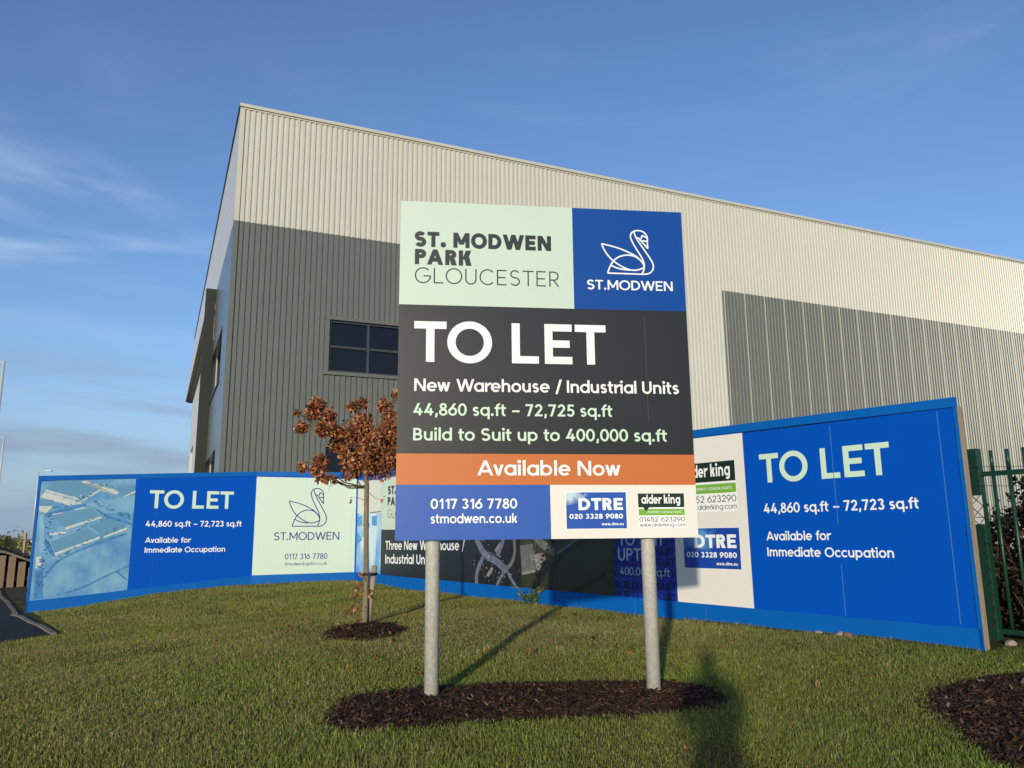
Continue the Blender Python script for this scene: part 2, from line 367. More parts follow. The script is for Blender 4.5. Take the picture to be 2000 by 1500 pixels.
        if c == 'h': stem(0, 0, AS); W = .48 + w; arch(w * .15, W)
        if c == 'n': stem(0, 0, XH); W = .48 + w; arch(w * .15, W)
        if c == 'm': stem(0, 0, XH); a1_ = .42 + w; arch(w * .15, a1_); W = a1_ * 2 - w; arch(a1_ - w * .85, W)
        if c == 'r': stem(0, 0, XH); W = .30 + w * .6; ra = W - w * .15 + .06; G.append(ring(w * .15 + ra, XH - ra + .01, ra, ra, w, t, 82, 150))
        if c == 'u':
            W = .48 + w; ra = W / 2; stem(W - w, 0, XH); G += [bar(0, ra - .01, w, XH), ring(ra, ra - .01, ra, ra, w, t, 180, 350)]
    elif c == 'i': W = w * 1.1; stem(w * .05, 0, XH); G.append(disc(W / 2, .94, w * .66))
    elif c == 'k':
        W = .46 + w * .75; stem(0, 0, AS); hk = w * 1.3; G += [diag(w * .8, .26, W - hk * 1.05, XH, hk), diag(W - hk, 0, w * .8 + .05, .42, hk)]
    elif c == 'l': W = w; stem(0, 0, AS)
    elif c == 'o': W = .76; G.append(ring(.38, XH / 2, .38, XH / 2 + .012, w, t))
    elif c == 's': W = 0.44 + w * .35; G += scurve(W, XH, w * .95, .012)
    elif c == 't': W = .42 + w * .2; x = .10; rr_ = .2 + w * .25; G += [bar(x, rr_ - .01, x + w, .95), ring(x + rr_, rr_ - .01, rr_, rr_, w, t, 180, 285), bar(0, XH - t, W - .02, XH)]
    elif c == 'v': W = .52 + w * .7; G += [diag(W / 2 - hx / 2, 0, 0, XH, hx), diag(W / 2 - hx / 2, 0, W - hx, XH, hx)]
    elif c == 'w':
        W = .78 + w * 1.1; q = (W - hx) / 4; G += [diag(q, 0, 0, XH, hx), diag(q, 0, 2 * q, XH, hx), diag(3 * q, 0, 2 * q, XH, hx), diag(3 * q, 0, 4 * q, XH, hx)]
    elif c == '0': W = .70; G.append(ring(.35, .5, .35, .515, w, t))
    elif c == '1': W = .24 + w; G += [bar(W - w, 0, W, 1), diag(0, .70, W - w * 1.2, 1, w * 1.1)]
    elif c == '2':
        W = .62; r = .30; G += [path(arcp(.31, .70, r - w / 2, .315 - w / 2, 172, -28, 14) + [(w * .62, t * .5)], w), bar(0, 0, W, t)]
    elif c == '3':
        W = .62; G += [path(arcp(.29, .755, .285 - w / 2, .26 - w / 2, 160, -90, 14), w), path(arcp(.30, .275, .315 - w / 2, .29 - w / 2, 90, -158, 16), w)]
    elif c == '4': W = .72; G += [bar(0, .2, W, .2 + t), bar(.48 - w * .3, 0, .48 + w * .7, .60), diag(0, .2, .40 - w * .4, 1, hx * 1.1)]
    elif c == '5':
        W = .62; G += [bar(.09, 1 - t, .58, 1), diag(.05, .46, .09, 1, w), path(arcp(.29, .32, .325 - w / 2, .335 - w / 2, 138, -155, 18), w)]
    elif c in '69':
        W = .70; P6 = [ring(.35, .335, .35, .35, w, t), diag(.015, .40, .42, 1, w * 1.2)]
        if c == '9': P6 = [[[(.70 - x, 1 - y) for x, y in f] for f in g] for g in P6]
        G += P6
    elif c == '7': W = .62; G += [bar(0, 1 - t, W, 1), diag(.13, 0, W - hx * 1.05, 1 - t * .5, hx * 1.05)]
    elif c == '8': W = .66; G += [ring(.33, .755, .275, .26, w, t), ring(.33, .275, .33, .29, w, t)]
    elif c == '.': W = w * 1.35; G.append(disc(W / 2, w * .62, w * .67))
    elif c == ',': W = w * 1.3; G.append(diag(0, -w * .9, w * .35, w * 1.15, w * .95))
    elif c == '/': W = .42; G.append(diag(-.02, -.12, .40 - w * .4, 1.06, hx * .95))
    elif c == '–': W = .60; G.append(bar(0, .32, W, .32 + t))
    else: W = .3
    return W, G
ROUNDC = 'OCGQo0cedq698a'
KERN = {('A', 'v'): -.08, ('T', 'O'): -.02, ('L', 'O'): -.03, ('L', 'T'): -.06, ('W', 'a'): -.05, ('P', 'A'): -.07, ('Y', ' '): -.05, ('L', 'E'): .02, ('f', 't'): -.03, ('1', '7'): -.03, ('1', '1'): .04}
def layout(s, w):
    x = 0.0; out = []; prev = None
    for c in s:
        W, G = glyph(c, w)
        if prev is not None and c != ' ' and prev != ' ':
            x += 0.125 + (0.10 if w < .1 else 0) - (0.035 if c in ROUNDC else 0) - (0.035 if prev in ROUNDC else 0) - (0.05 if c in 'TVWYvwft' or prev in 'TVWYvwrft' else 0) + KERN.get((prev, c), 0)
        out.append((x, G)); x += W; prev = c
    return x, out
def natw(s, w): return layout(s, w)[0]
def lettering(fr, s, u0, v0, u1, v1, cap, w, m, parent, off=0.004, name='lettering', tall=None):
    tot, gl = layout(s, w); sx = (u1 - u0) / tot; mb = MB()
    for x, G in gl:
        for k, piece in enumerate(G):
            for poly in piece:
                P = []
                for px, py in poly:
                    u = u0 + (x + px) * sx; f = (u - u0) / (u1 - u0); P.append(fr(u, v0 + (v1 - v0) * f + py * cap, off + k * 0.00025))
                mb.add(P, [tuple(range(len(P)))])
    return link(name, mb, m, parent)
def quadsheet(fr, pts, m, parent, off, thick=0.0016, name='print_panel', **pr):
    mb = MB(); n = len(pts)
    A = [fr(u, v, off) for u, v in pts]; B = [fr(u, v, off - thick) for u, v in pts]
    f = [tuple(range(n)), tuple(range(2 * n - 1, n - 1, -1))] + [(i, n + i, n + (i + 1) % n, (i + 1) % n) for i in range(n)]
    mb.add(A + B, f); return link(name, mb, m, parent, **pr)
def shapes(fr, lst, mats, parent, off, name):
    order = []; mb = MB(); k = 0
    for key, pts, w in lst:
        if key not in order: order.append(key)
        polys = [pts] if w == 0 else path(smooth2(pts), w)
        for p in polys: mb.add([fr(u, v, off + k * 0.0002) for u, v in p], [tuple(range(len(p)))], order.index(key))
        k += 1
    return link(name, mb, [mats[q] for q in order], parent)
def smooth2(pts, it=2):
    P = [tuple(p) for p in pts]
    for _ in range(it):
        if len(P) < 3: break
        Q = [P[0]]
        for i in range(len(P) - 1):
            a_, b_ = P[i], P[i + 1]
            if i > 0: Q.append((a_[0] * .75 + b_[0] * .25, a_[1] * .75 + b_[1] * .25))
            if i < len(P) - 2: Q.append((a_[0] * .25 + b_[0] * .75, a_[1] * .25 + b_[1] * .75))
        Q.append(P[-1]); P = Q
    return P
SWAN = [[(0.0, 0.586), (0.215, 0.54), (0.399, 0.486), (0.552, 0.417), (0.66, 0.363), (0.744, 0.287), (0.813, 0.218)],
 [(0.0, 0.586), (0.031, 0.494), (0.092, 0.387), (0.153, 0.31), (0.215, 0.248), (0.337, 0.164), (0.46, 0.103), (0.552, 0.077), (0.66, 0.075), (0.752, 0.103), (0.813, 0.138)],
 [(0.1, 0.003), (0.138, 0.11), (0.184, 0.202), (0.245, 0.279), (0.337, 0.34), (0.445, 0.371), (0.537, 0.376), (0.644, 0.356), (0.744, 0.287), (0.801, 0.21), (0.822, 0.141)],
 [(0.161, 0.164), (0.276, 0.11), (0.399, 0.083), (0.537, 0.075)],
 [(0.1, 0.003), (0.429, 0.002), (0.767, 0.0), (0.859, 0.003), (0.936, 0.034), (0.982, 0.087), (1.0, 0.156), (0.989, 0.233), (0.943, 0.317), (0.859, 0.448), (0.767, 0.586), (0.69, 0.709), (0.652, 0.801), (0.641, 0.862)],
 [(0.767, 0.0), (0.798, 0.064), (0.821, 0.141), (0.817, 0.233), (0.775, 0.34), (0.69, 0.479), (0.613, 0.617), (0.575, 0.709), (0.567, 0.77), (0.59, 0.824), (0.641, 0.862), (0.706, 0.88), (0.782, 0.874), (0.851, 0.839), (0.89, 0.785), (0.905, 0.724), (0.897, 0.617), (0.905, 0.517)],
 [(0.905, 0.517), (0.859, 0.571), (0.782, 0.663), (0.744, 0.709), (0.713, 0.735), (0.687, 0.715)],
 [(0.775, 0.702), (0.801, 0.782)], [(0.801, 0.782), (0.847, 0.758), (0.902, 0.727)], [(0.785, 0.66), (0.836, 0.673), (0.897, 0.66)]]
def emblem(fr, u0, v0, wid, hs, lw, m, parent, off):
    mb = MB()
    for k, st in enumerate(SWAN):
        P = smooth2([(u0 + x * wid, v0 + y * wid * hs) for x, y in st])
        for p in path(P, lw): mb.add([fr(u, v, off + k * 0.0002) for u, v in p], [(0, 1, 2, 3)])
    return link('swan_emblem', mb, m, parent)
def cloud_print(name, c_sky, c_cloud, cx, cy, rad, sc=5.0, spread=0.35):
    m = bpy.data.materials.new(name); m.use_nodes = True; nt = m.node_tree; b = nt.nodes['Principled BSDF']; b.inputs['Roughness'].default_value = 0.36
    t = nt.nodes.new('ShaderNodeTexCoord'); sp = nt.nodes.new('ShaderNodeSeparateXYZ'); nt.links.new(t.outputs['Generated'], sp.inputs[0])
    def mth(op, x, y):
        n = nt.nodes.new('ShaderNodeMath'); n.operation = op
        for i, v in enumerate((x, y)):
            if isinstance(v, (int, float)): n.inputs[i].default_value = v
            else: nt.links.new(v, n.inputs[i])
        return n.outputs[0]
    dx = mth('SUBTRACT', sp.outputs[0], cx); dz = mth('SUBTRACT', sp.outputs[2], cy)
    d = mth('SQRT', mth('ADD', mth('MULTIPLY', dx, dx), mth('MULTIPLY', dz, dz)), 0)
    n = nt.nodes.new('ShaderNodeTexNoise'); n.inputs['Scale'].default_value = sc; n.inputs['Detail'].default_value = 6; nt.links.new(t.outputs['Generated'], n.inputs['Vector'])
    d = mth('ADD', d, mth('MULTIPLY', mth('SUBTRACT', n.outputs['Fac'], 0.5), spread * 2))
    r = nt.nodes.new('ShaderNodeMapRange'); r.inputs[1].default_value = rad * 0.55; r.inputs[2].default_value = rad * 1.5; nt.links.new(d, r.inputs[0])
    x = nt.nodes.new('ShaderNodeMix'); x.data_type = 'RGBA'; nt.links.new(r.outputs[0], x.inputs[0]); x.inputs[6].default_value = (*c_cloud, 1); x.inputs[7].default_value = (*c_sky, 1)
    nt.links.new(x.outputs[2], b.inputs['Base Color']); return m
P_SKYLOGO = cloud_print('printed blue sky', (0.012, 0.085, 0.42), (0.55, 0.68, 0.75), 0.03, 0.95, 0.20, 6.0, 0.22)
P_SKYLOGO2 = cloud_print('printed darker sky', (0.006, 0.055, 0.36), (0.10, 0.33, 0.62), 0.25, 0.75, 0.25, 5.0, 0.2)
P_PICT = cloud_print('printed cloud picture', (0.06, 0.30, 0.66), (0.60, 0.74, 0.80), 0.55, 0.45, 0.42, 4.0, 0.5)

def logo_block(fr, u0, u1, v0, v1, parent, off, sky):
    """letting agent block: blue sky print with white writing"""
    q = lambda a, b: (u0 + a * (u1 - u0), v0 + b * (v1 - v0)); H = v1 - v0
    quadsheet(fr, [(u0 - .006, v0 - .006), (u1 + .006, v0 - .006), (u1 + .006, v1 + .006), (u0 - .006, v1 + .006)], P_LWHITE, parent, off - .0012, .0008, 'logo_border')
    o = quadsheet(fr, [q(0, 0), q(1, 0), q(1, 1), q(0, 1)], sky, parent, off + .0004, .001, 'agent_logo')
    for s_, a0, a1, b, c, w in (('DTRE', .203, .943, .508, .33, .25), ('020 3328 9080', .049, .94, .27, .135, .21), ('www.dtre.eu', .58, .947, .085, .08, .19)):
        A, B = q(a0, b), q(a1, b); lettering(fr, s_, A[0], A[1], B[0], B[1], c * H, w, P_LWHITE, parent, off + .002)
def logo_block2(fr, u0, u1, v0, v1, parent, off):
    q = lambda a, b: (u0 + a * (u1 - u0), v0 + b * (v1 - v0)); H = v1 - v0
    quadsheet(fr, [q(0, 0), q(1.01, 0), q(1.0, 1), q(0, 1)], P_LWHITE, parent, off, .001, 'logo_border')
    mb = MB()
    mb.add([fr(*q(*p), off + .0010) for p in ((.005, .60), (1, .60), (1, 1), (.005, 1))], [(0, 1, 2, 3)], 0)
    mb.add([fr(*q(*p), off + .0012) for p in ((.106, .605), (.173, .485), (.242, .605))], [(0, 1, 2)], 0)
    mb.add([fr(*q(*p), off + .0008) for p in ((.01, .37), (1, .37), (1, .555), (.01, .555))], [(0, 1, 2, 3)], 1)
    link('agent_logo', mb, [P_DGREEN, P_GREEN], parent)
    for s_, a0, a1, b, c, w, m in (('alder king', .077, .912, .705, .25, .20, P_LWHITE), ('PROPERTY CONSULTANTS', .2, .928, .434, .055, .15, P_LWHITE), ('01452 623290', .018, .995, .19, .13, .115, P_DARK), ('www.alderking.com', .023, 1.0, .05, .10, .11, P_DARK)):
        A, B = q(a0, b), q(a1, b); lettering(fr, s_, A[0], A[1], B[0], B[1], c * H, w, m, parent, off + .002)

# ------------------------------------------------------------------ the big letting board on two posts
S = Frame(-0.9192, 6.1874, 0.9921, 0.1255)
sign = thing('letting_board', (0.3, 6.35, gz(.3, 6.35)), label='tall letting board on two galvanised posts reading TO LET in front of the hoarding', cat='sign board')
B0, B1 = 1.463, 4.268
mb = MB(); mb.box((0, -.004, B0), (2.44, -.0006, B1), 0, S.T()); link('backing_sheet', mb, P_ALU, sign)
for z in (1.62, 2.42, 3.25, 4.08):
    mb = MB(); mb.box((0.03, -.042, z), (2.41, -.005, z + .05), 0, S.T()); link('rear_channel', mb, P_ALU, sign)
O = 0.0012
pm = quadsheet(S, [(0, 3.364), (1.461, 3.363), (1.464, B1), (0, B1)], P_MINT, sign, O, label='pale mint panel at the top left')
pb = quadsheet(S, [(1.461, 3.363), (2.44, 3.366), (2.44, B1), (1.464, B1)], P_BLUE, sign, O, label='blue panel with the swan at the top right')
pk = quadsheet(S, [(0, 2.139), (2.44, 2.134), (2.44, 3.366), (1.461, 3.363), (0, 3.364)], P_BLACK, sign, O, label='charcoal panel with the large writing')
po = quadsheet(S, [(0, 1.893), (2.44, 1.886), (2.44, 2.134), (0, 2.139)], P_ORANGE, sign, O, label='orange strip')
pr_ = quadsheet(S, [(0, B0), (1.228, B0), (1.226, 1.890), (0, 1.893)], P_ROYAL, sign, O, label='royal blue panel with telephone number')
pw = quadsheet(S, [(1.228, B0), (2.44, B0), (2.44, 1.886), (1.226, 1.890)], P_WHITE, sign, O, label='off white panel with two agent logos')
D = O + .0015
lettering(S, 'ST. MODWEN', 0.118, 3.867, 1.274, 3.867, .134, .275, P_DARK, pm, D)
lettering(S, 'PARK', 0.123, 3.712, 0.595, 3.712, .134, .275, P_DARK, pm, D)
lettering(S, 'GLOUCESTER', 0.125, 3.551, 1.337, 3.551, .134, .082, P_DARK, pm, D)
emblem(S, 1.715, 3.686, .452, 1.0, .0125, P_LWHITE, pb, D)
lettering(S, 'ST.MODWEN', 1.577, 3.538, 2.329, 3.543, .085, .165, P_LWHITE, pb, D)
lettering(S, 'TO LET', 0.126, 2.884, 1.724, 2.884, .340, .195, P_LWHITE, pk, D)
lettering(S, 'New Warehouse / Industrial Units', 0.133, 2.642, 2.337, 2.644, .103, .17, P_LWHITE, pk, D)
lettering(S, '44,860 sq.ft – 72,725 sq.ft', 0.127, 2.445, 1.761, 2.445, .099, .17, P_LMINT, pk, D)
lettering(S, 'Build to Suit up to 400,000 sq.ft', 0.130, 2.243, 2.217, 2.243, .100, .17, P_LMINT, pk, D)
lettering(S, 'Available Now', 0.640, 1.966, 1.810, 1.963, .118, .17, P_LWHITE, po, D)
lettering(S, '0117 316 7780', 0.273, 1.704, 0.958, 1.704, .078, .17, P_LWHITE, pr_, D)
lettering(S, 'stmodwen.co.uk', 0.274, 1.592, 0.956, 1.592, .072, .165, P_LWHITE, pr_, D)
logo_block(S, 1.354, 1.847, 1.541, 1.829, pw, D, P_SKYLOGO)
logo_block2(S, 1.945, 2.334, 1.539, 1.818, pw, D)
mb = MB(); mb.box((2.062, O + .0001, 2.40), (2.068, O + .0009, 3.30), 0, S.T()); mb.box((.3, O + .0001, 2.02), (.3005, O + .0004, 2.03), 0, S.T())
link('sheet_joint', mb, mat('charcoal joint', (.045, .046, .044), rough=.4), sign)
for u in (0.295, 2.045):
    x, y, _ = S(u, 0, -.100); zb = gz(x, y); mb = MB()
    mb.tube([(x, y, zb - .3), (x, y, 4.15)], .0565, 28); p = link('post', mb, M_GALV, sign, smooth=True)
    mb = MB()
    for z in (1.645, 2.445, 3.275, 4.105): mb = MB(); mb.tube([(x, y, z - .025), (x, y, z + .025)], .060, 28); link('post_clamp', mb, P_ALU, p)

# ------------------------------------------------------------------ blue site hoarding round the corner of the plot
H1 = Frame(-9.35, 15.75, 3.64, 1.79); H2 = Frame(-5.71, 17.54, 2.16, 0.51); H3 = Frame(-3.55, 18.05, 8.01, -10.25)
L1, L2, L3 = 4.056, 2.219, 13.009
hoard = thing('site_hoarding', (-3.55, 18.05, .45), label='long blue site hoarding with printed letting panels bending round the lawn', cat='hoarding')
def slab(fr, u0, u1, zb0, zb1, zt0, zt1, o0, o1, name, m, parent=hoard, nseg=1, **pr):
    mb = MB()
    mb.hexa([fr(u0, zb0, o1), fr(u1, zb1, o1), fr(u1, zt1, o1), fr(u0, zt0, o1)], [fr(u0, zb0, o0), fr(u1, zb1, o0), fr(u1, zt1, o0), fr(u0, zt0, o0)])
    return link(name, mb, m, parent, **pr)
slab(H1, -.10, L1, -.1, .3, 2.70, 2.90, -.020, 0, 'board', P_HBLUE, label='left blue board with aerial picture')
slab(H2, 0, L2, .3, .3, 2.90, 2.89, -.020, 0, 'board', P_HBLUE)
slab(H3, 0, L3, .3, .1, 2.88, 2.80, -.020, 0, 'board', P_HBLUE, label='right blue board')
for fr, L, za, zb_, ta, tb, u0 in ((H1, L1, -.15, .30, 2.745, 2.937, -.12), (H2, L2, .3, .3, 2.939, 2.932, 0.0), (H3, L3, .3, .1, 2.925, 2.818, 0.0)):
    # cap strip along the top and kick board along the bottom
    ca, cb = ta - .098, tb - .098
    slab(fr, u0, L + (.004 if fr is H3 else 0), ca, cb, ta, tb, -.034, .014, 'top_rail', P_HTRIM)
    ka, kb = {id(H1): (.315, .683), id(H2): (.684, .708), id(H3): (.700, .572)}[id(fr)]
    slab(fr, u0, L, za, zb_, ka, kb, -.002, .012, 'bottom_rail', P_HTRIM)
slab(H3, L3 - .026, L3 + .004, .12, .12, 2.718, 2.718, -.012, .012, 'side_trim', P_HTRIM)
slab(H3, L3 - .004, L3 + .010, .10, .10, 2.72, 2.72, -.110, -.013, 'end_batten', M_TIMBER)
slab(H1, -.12, -.075, -.1, -.1, 2.645, 2.645, -.02, .012, 'side_trim', P_HTRIM)
# rear timber posts and braces
for fr, L in ((H1, L1), (H2, L2), (H3, L3)):
    n = max(2, int(L / 2.4))
    for i in range(n):
        u = 0.5 + (L - .8) * i / n; mb = MB(); mb.box((u, -.125, .0), (u + .1, -.022, 2.6), 0, fr.T()); link('rear_post', mb, M_TIMBER, hoard)
mb = MB()                                    # thin pale joints between sheets
for u, z0, z1 in ((11.632, .60, 1.14), (11.634, 1.58, 2.68), (12.818, .60, 2.70)): mb.box((u, 0.0005, z0), (u + .008, .0022, z1), 0, H3.T())
for u in (1.2, 2.42, 3.64, 4.86, 6.08, 7.3, 8.52, 9.74): mb.box((u, 0.0125, .40), (u + .007, .0133, .58), 0, H3.T())
for u, z0 in ((2.9, .60),): mb.box((u, 0.0125, z0 - .16), (u + .008, .0133, z0 - .02), 0, H1.T())
link('sheet_joint', mb, P_SEAM, hoard)
mb = MB(); mb.box((1.083, .0019, .70), (1.088, .0024, 2.80), 0, H2.T()); mb.box((2.10, .0019, .72), (2.104, .0024, 2.78), 0, H2.T()); link('sheet_joint', mb, mat('mint joint', (.42, .52, .43), rough=.5), hoard)
mb = MB()
for u in (.85, 2.07, 3.29): mb.box((u, .0003, .5), (u + .004, .0009, 2.7), 0, H1.T())
link('sheet_joint', mb, mat('blue joint', (.01, .10, .48), rough=.4), hoard)
mb = MB()                                    # thin dark strip below the top rail and down the right end
mb.hexa([H3(10.46, 2.722, .0022), H3(12.99, 2.716, .0022), H3(12.99, 2.726, .0022), H3(10.46, 2.733, .0022)], [H3(10.46, 2.722, .0004), H3(12.99, 2.716, .0004), H3(12.99, 2.726, .0004), H3(10.46, 2.733, .0004)])
mb.box((12.975, .0004, .60), (12.983, .0022, 2.716), 0, H3.T())
link('dark_line', mb, P_NAVY2, hoard)

P_AER = mat('aerial print light blue', (0.085, 0.27, 0.52), rough=.4, col2=(0.17, 0.36, 0.50), vscale=2.6, thr=(.38, .62), var=.16)
AERM = dict(field=mat('print field', (0.17, 0.37, 0.52), rough=.4, var=.12, vscale=3), roof=mat('print roof', (0.105, 0.27, 0.42), rough=.4, var=.06, vscale=6), pale=mat('print pale', (0.52, 0.57, 0.53), rough=.4, var=.18, vscale=14),
  tree=mat('print tree', (0.045, 0.20, 0.44), rough=.4, var=.4, vscale=12), road=mat('print road', (0.20, 0.40, 0.60), rough=.4, var=.15, vscale=10),
  black=mat('print black', (0.010, 0.010, 0.013), rough=.4, var=.6, vscale=14, col2=(0.035, 0.028, 0.022), thr=(.55, .7)), olive=mat('print olive', (0.030, 0.032, 0.011), rough=.4, var=.25, vscale=2), yard=mat('print yard', (0.25, 0.235, 0.20), rough=.4, var=.35, vscale=12), bluegrey=mat('print blue grey', (0.13, 0.155, 0.22), rough=.4, var=.5, vscale=12), grey=mat('print grey', (0.13, 0.135, 0.12), rough=.4, var=.3, vscale=10))
AER1 = [
    ('field',[(0.74, 2.2), (1.12, 2.28), (1.64, 2.39), (1.64, 2.02), (1.09, 2.01)],0),
    ('roof',[(0.01, 2.48), (0.18, 2.66), (0.63, 2.68), (0.98, 2.5), (0.68, 2.29)],0),
    ('pale',[(0.01, 2.48), (0.68, 2.29), (0.98, 2.5), (0.98, 2.46), (0.69, 2.24), (0.02, 2.44)],0),
    ('pale',[(-0.07, 2.33), (0.02, 2.43), (0.64, 2.24), (0.68, 2.21), (0.46, 2.16)],0),
    ('pale',[(0.61, 2.63), (0.72, 2.67), (1.0, 2.47), (1.28, 2.39), (1.34, 2.44), (1.09, 2.58)],0),
    ('roof',[(0.97, 2.63), (1.29, 2.57), (1.25, 2.5), (0.92, 2.57)],0),
    ('roof',[(1.27, 2.53), (1.59, 2.59), (1.64, 2.48), (1.43, 2.37)],0),
    ('pale',[(1.43, 2.36), (1.64, 2.48), (1.64, 2.44), (1.43, 2.34)],0),
    ('roof',[(-0.06, 2.29), (0.17, 2.27), (0.18, 2.16), (-0.06, 2.15)],0),
    ('pale',[(-0.06, 2.15), (0.18, 2.15), (0.07, 2.01), (-0.05, 2.05)],0),
    ('tree',[(0.07, 2.01), (0.74, 2.21), (0.77, 2.16), (0.07, 1.93)],0),
    ('tree',[(0.86, 2.15), (1.14, 1.99), (1.61, 1.81), (1.62, 1.77), (1.12, 1.93)],0),
    ('roof',[(0.17, 1.96), (0.87, 2.11), (1.06, 1.96), (0.42, 1.73)],0),
    ('pale',[(0.42, 1.73), (1.06, 1.96), (1.07, 1.92), (0.43, 1.68)],0),
    ('roof',[(0.82, 1.77), (1.22, 1.91), (1.54, 1.73), (1.13, 1.55)],0),
    ('pale',[(1.12, 1.55), (1.54, 1.73), (1.54, 1.68), (1.13, 1.51)],0),
    ('roof',[(0.2, 1.46), (0.83, 1.71), (1.05, 1.56), (0.28, 1.24)],0),
    ('pale',[(0.28, 1.23), (1.05, 1.55), (1.06, 1.5), (0.3, 1.19)],0),
    ('pale',[(0.16, 1.62), (0.44, 1.65), (0.46, 1.61), (0.16, 1.57)],0),
    ('tree',[(0.05, 1.57), (0.2, 1.41), (0.29, 1.17), (0.24, 1.17), (0.08, 1.4)],0),
    ('road',[(-0.04, 1.98), (0.04, 1.99), (0.11, 1.26), (0.01, 1.26)],0),
    ('tree',[(0.14, 0.76), (0.28, 1.03), (0.63, 1.25), (1.06, 1.43), (1.54, 1.6)],0.035),
    ('tree',[(0.39, 0.43), (0.78, 0.52), (1.14, 0.72), (1.63, 0.95)],0.028),
    ('tree',[(1.4, 0.85), (1.61, 0.67)],0.03),
    ('tree',[(-0.02, 0.89), (0.11, 0.94), (0.15, 0.37), (0.0, 0.36)],0),
    ('pale',[(-0.03, 1.16), (0.06, 1.17), (0.09, 0.99), (-0.02, 0.93)],0),
    ('pale',[(0.56, 2.09), (0.74, 2.14), (0.75, 2.11), (0.56, 2.07)],0),
    ('pale',[(0.18, 1.99), (0.35, 2.03), (0.35, 2.01), (0.18, 1.97)],0),
]
AER2 = [
    ('black',[(4.62, 1.43), (5.94, 1.43), (5.96, 0.63), (4.63, 0.63)],0),
    ('olive',[(6.74, 1.34), (8.12, 1.41), (8.1, 0.6), (6.7, 0.62)],0),
    ('bluegrey',[(4.68, 1.43), (4.93, 1.14), (5.28, 1.06), (5.56, 0.9)],0.13),
    ('bluegrey',[(5.52, 1.54), (5.42, 1.29), (5.3, 1.15)],0.09),
    ('bluegrey',[(4.88, 1.11), (4.68, 0.85), (4.69, 0.64)],0.09),
    ('bluegrey',[(5.56, 0.92), (5.69, 0.77), (5.85, 0.62)],0.06),
    ('bluegrey',[(5.56, 0.92), (5.37, 0.76), (5.28, 0.62)],0.06),
    ('grey',[(5.75, 1.54), (5.82, 1.26), (5.74, 1.04), (5.56, 0.92)],0.07),
    ('grey',[(5.94, 1.32), (6.28, 1.35), (6.36, 0.95), (5.99, 0.88)],0),
    ('pale',[(5.97, 0.89), (6.34, 0.94), (6.34, 0.9), (5.99, 0.84)],0),
    ('pale',[(6.31, 1.18), (6.57, 1.21), (6.61, 1.06), (6.4, 0.9), (6.37, 0.95)],0),
    ('grey',[(6.26, 1.54), (6.45, 1.37), (6.82, 1.22)],0.13),
    ('black',[(7.63, 1.5), (6.93, 1.18), (6.71, 0.91), (6.7, 0.63)],0.1),
    ('grey',[(7.56, 1.52), (6.88, 1.2)],0.04),
    ('black',[(6.31, 0.64), (6.44, 0.82), (6.69, 1.09)],0.16),
    ('black',[(7.26, 0.64), (7.89, 0.9), (8.09, 0.98)],0.04),
    ('black',[(7.89, 0.9), (8.07, 0.76)],0.04),
    ('pale',[(4.98, 0.8), (5.13, 0.95), (5.2, 0.93), (5.06, 0.78)],0),
    ('pale',[(5.23, 1.23), (5.38, 1.37), (5.42, 1.36), (5.29, 1.2)],0),
]
AER2 = [('yard' if k_ == 'pale' else k_, q_, w_) for k_, q_, w_ in AER2]
ga = np.random.default_rng(17)
def dots(lst, key, pts, n, spread, size, squash=.6):
    for _ in range(n):
        i = ga.integers(len(pts) - 1); t = ga.random(); u = pts[i][0] * (1 - t) + pts[i + 1][0] * t + ga.normal() * spread; v = pts[i][1] * (1 - t) + pts[i + 1][1] * t + ga.normal() * spread
        s_ = size * ga.uniform(.5, 1.4); lst.append((key, [(u + s_ * math.cos(a_) * ga.uniform(.6, 1.2), v + s_ * squash * math.sin(a_) * ga.uniform(.6, 1.2)) for a_ in np.linspace(0, 6.283, 7)[:-1]], 0))
def inset(q, k): c = (sum(p[0] for p in q) / len(q), sum(p[1] for p in q) / len(q)); return [(p[0] * k + c[0] * (1 - k), p[1] * k + c[1] * (1 - k)) for p in q]
dots(AER1, 'tree', [(.10, 2.10), (.45, 2.2), (.80, 2.35)], 26, .03, .028); dots(AER1, 'tree', [(.86, 2.28), (1.2, 2.1), (1.58, 1.95)], 30, .03, .026); dots(AER1, 'tree', [(.05, .55), (.07, 1.0), (.14, 1.35), (.10, 2.0)], 46, .035, .026)
dots(AER1, 'tree', [(.2, 1.0), (.45, 1.25), (.9, 1.5), (1.5, 1.8)], 24, .02, .018); dots(AER1, 'pale', [(.2, 2.42), (.5, 2.33), (.7, 2.3)], 22, .035, .014, .4); dots(AER1, 'tree', [(.3, 2.33), (.55, 2.3)], 14, .03, .010); dots(AER1, 'pale', [(1.0, 2.6), (1.3, 2.5)], 16, .04, .016, .4); dots(AER1, 'road', [(.2, 1.6), (.7, 1.75), (1.1, 2.0)], 20, .04, .03, .3)
dots(AER2, 'bluegrey', [(4.8, 1.5), (5.3, 1.1), (5.7, .8)], 30, .10, .03, .5); dots(AER2, 'grey', [(4.75, 1.0), (5.2, .8), (5.9, .7)], 34, .12, .022, .8); dots(AER2, 'pale', [(5.0, 1.3), (5.2, .9)], 18, .06, .010, .8); dots(AER2, 'grey', [(6.1, 1.4), (6.4, 1.15), (6.6, 1.3)], 24, .07, .016); dots(AER2, 'black', [(6.3, .7), (6.5, 1.0), (6.8, 1.4)], 40, .04, .03); dots(AER2, 'pale', [(6.25, 1.2), (6.4, 1.0)], 12, .04, .012, .5)
pa = quadsheet(H1, [(-.072, .330), (1.634, .450), (1.634, 2.730), (-.072, 2.637)], P_AER, hoard, .0018, label='blue tinted aerial photograph of warehouses')
shapes(H1, AER1, AERM, pa, .0024, 'aerial_picture')
W_ = .0018
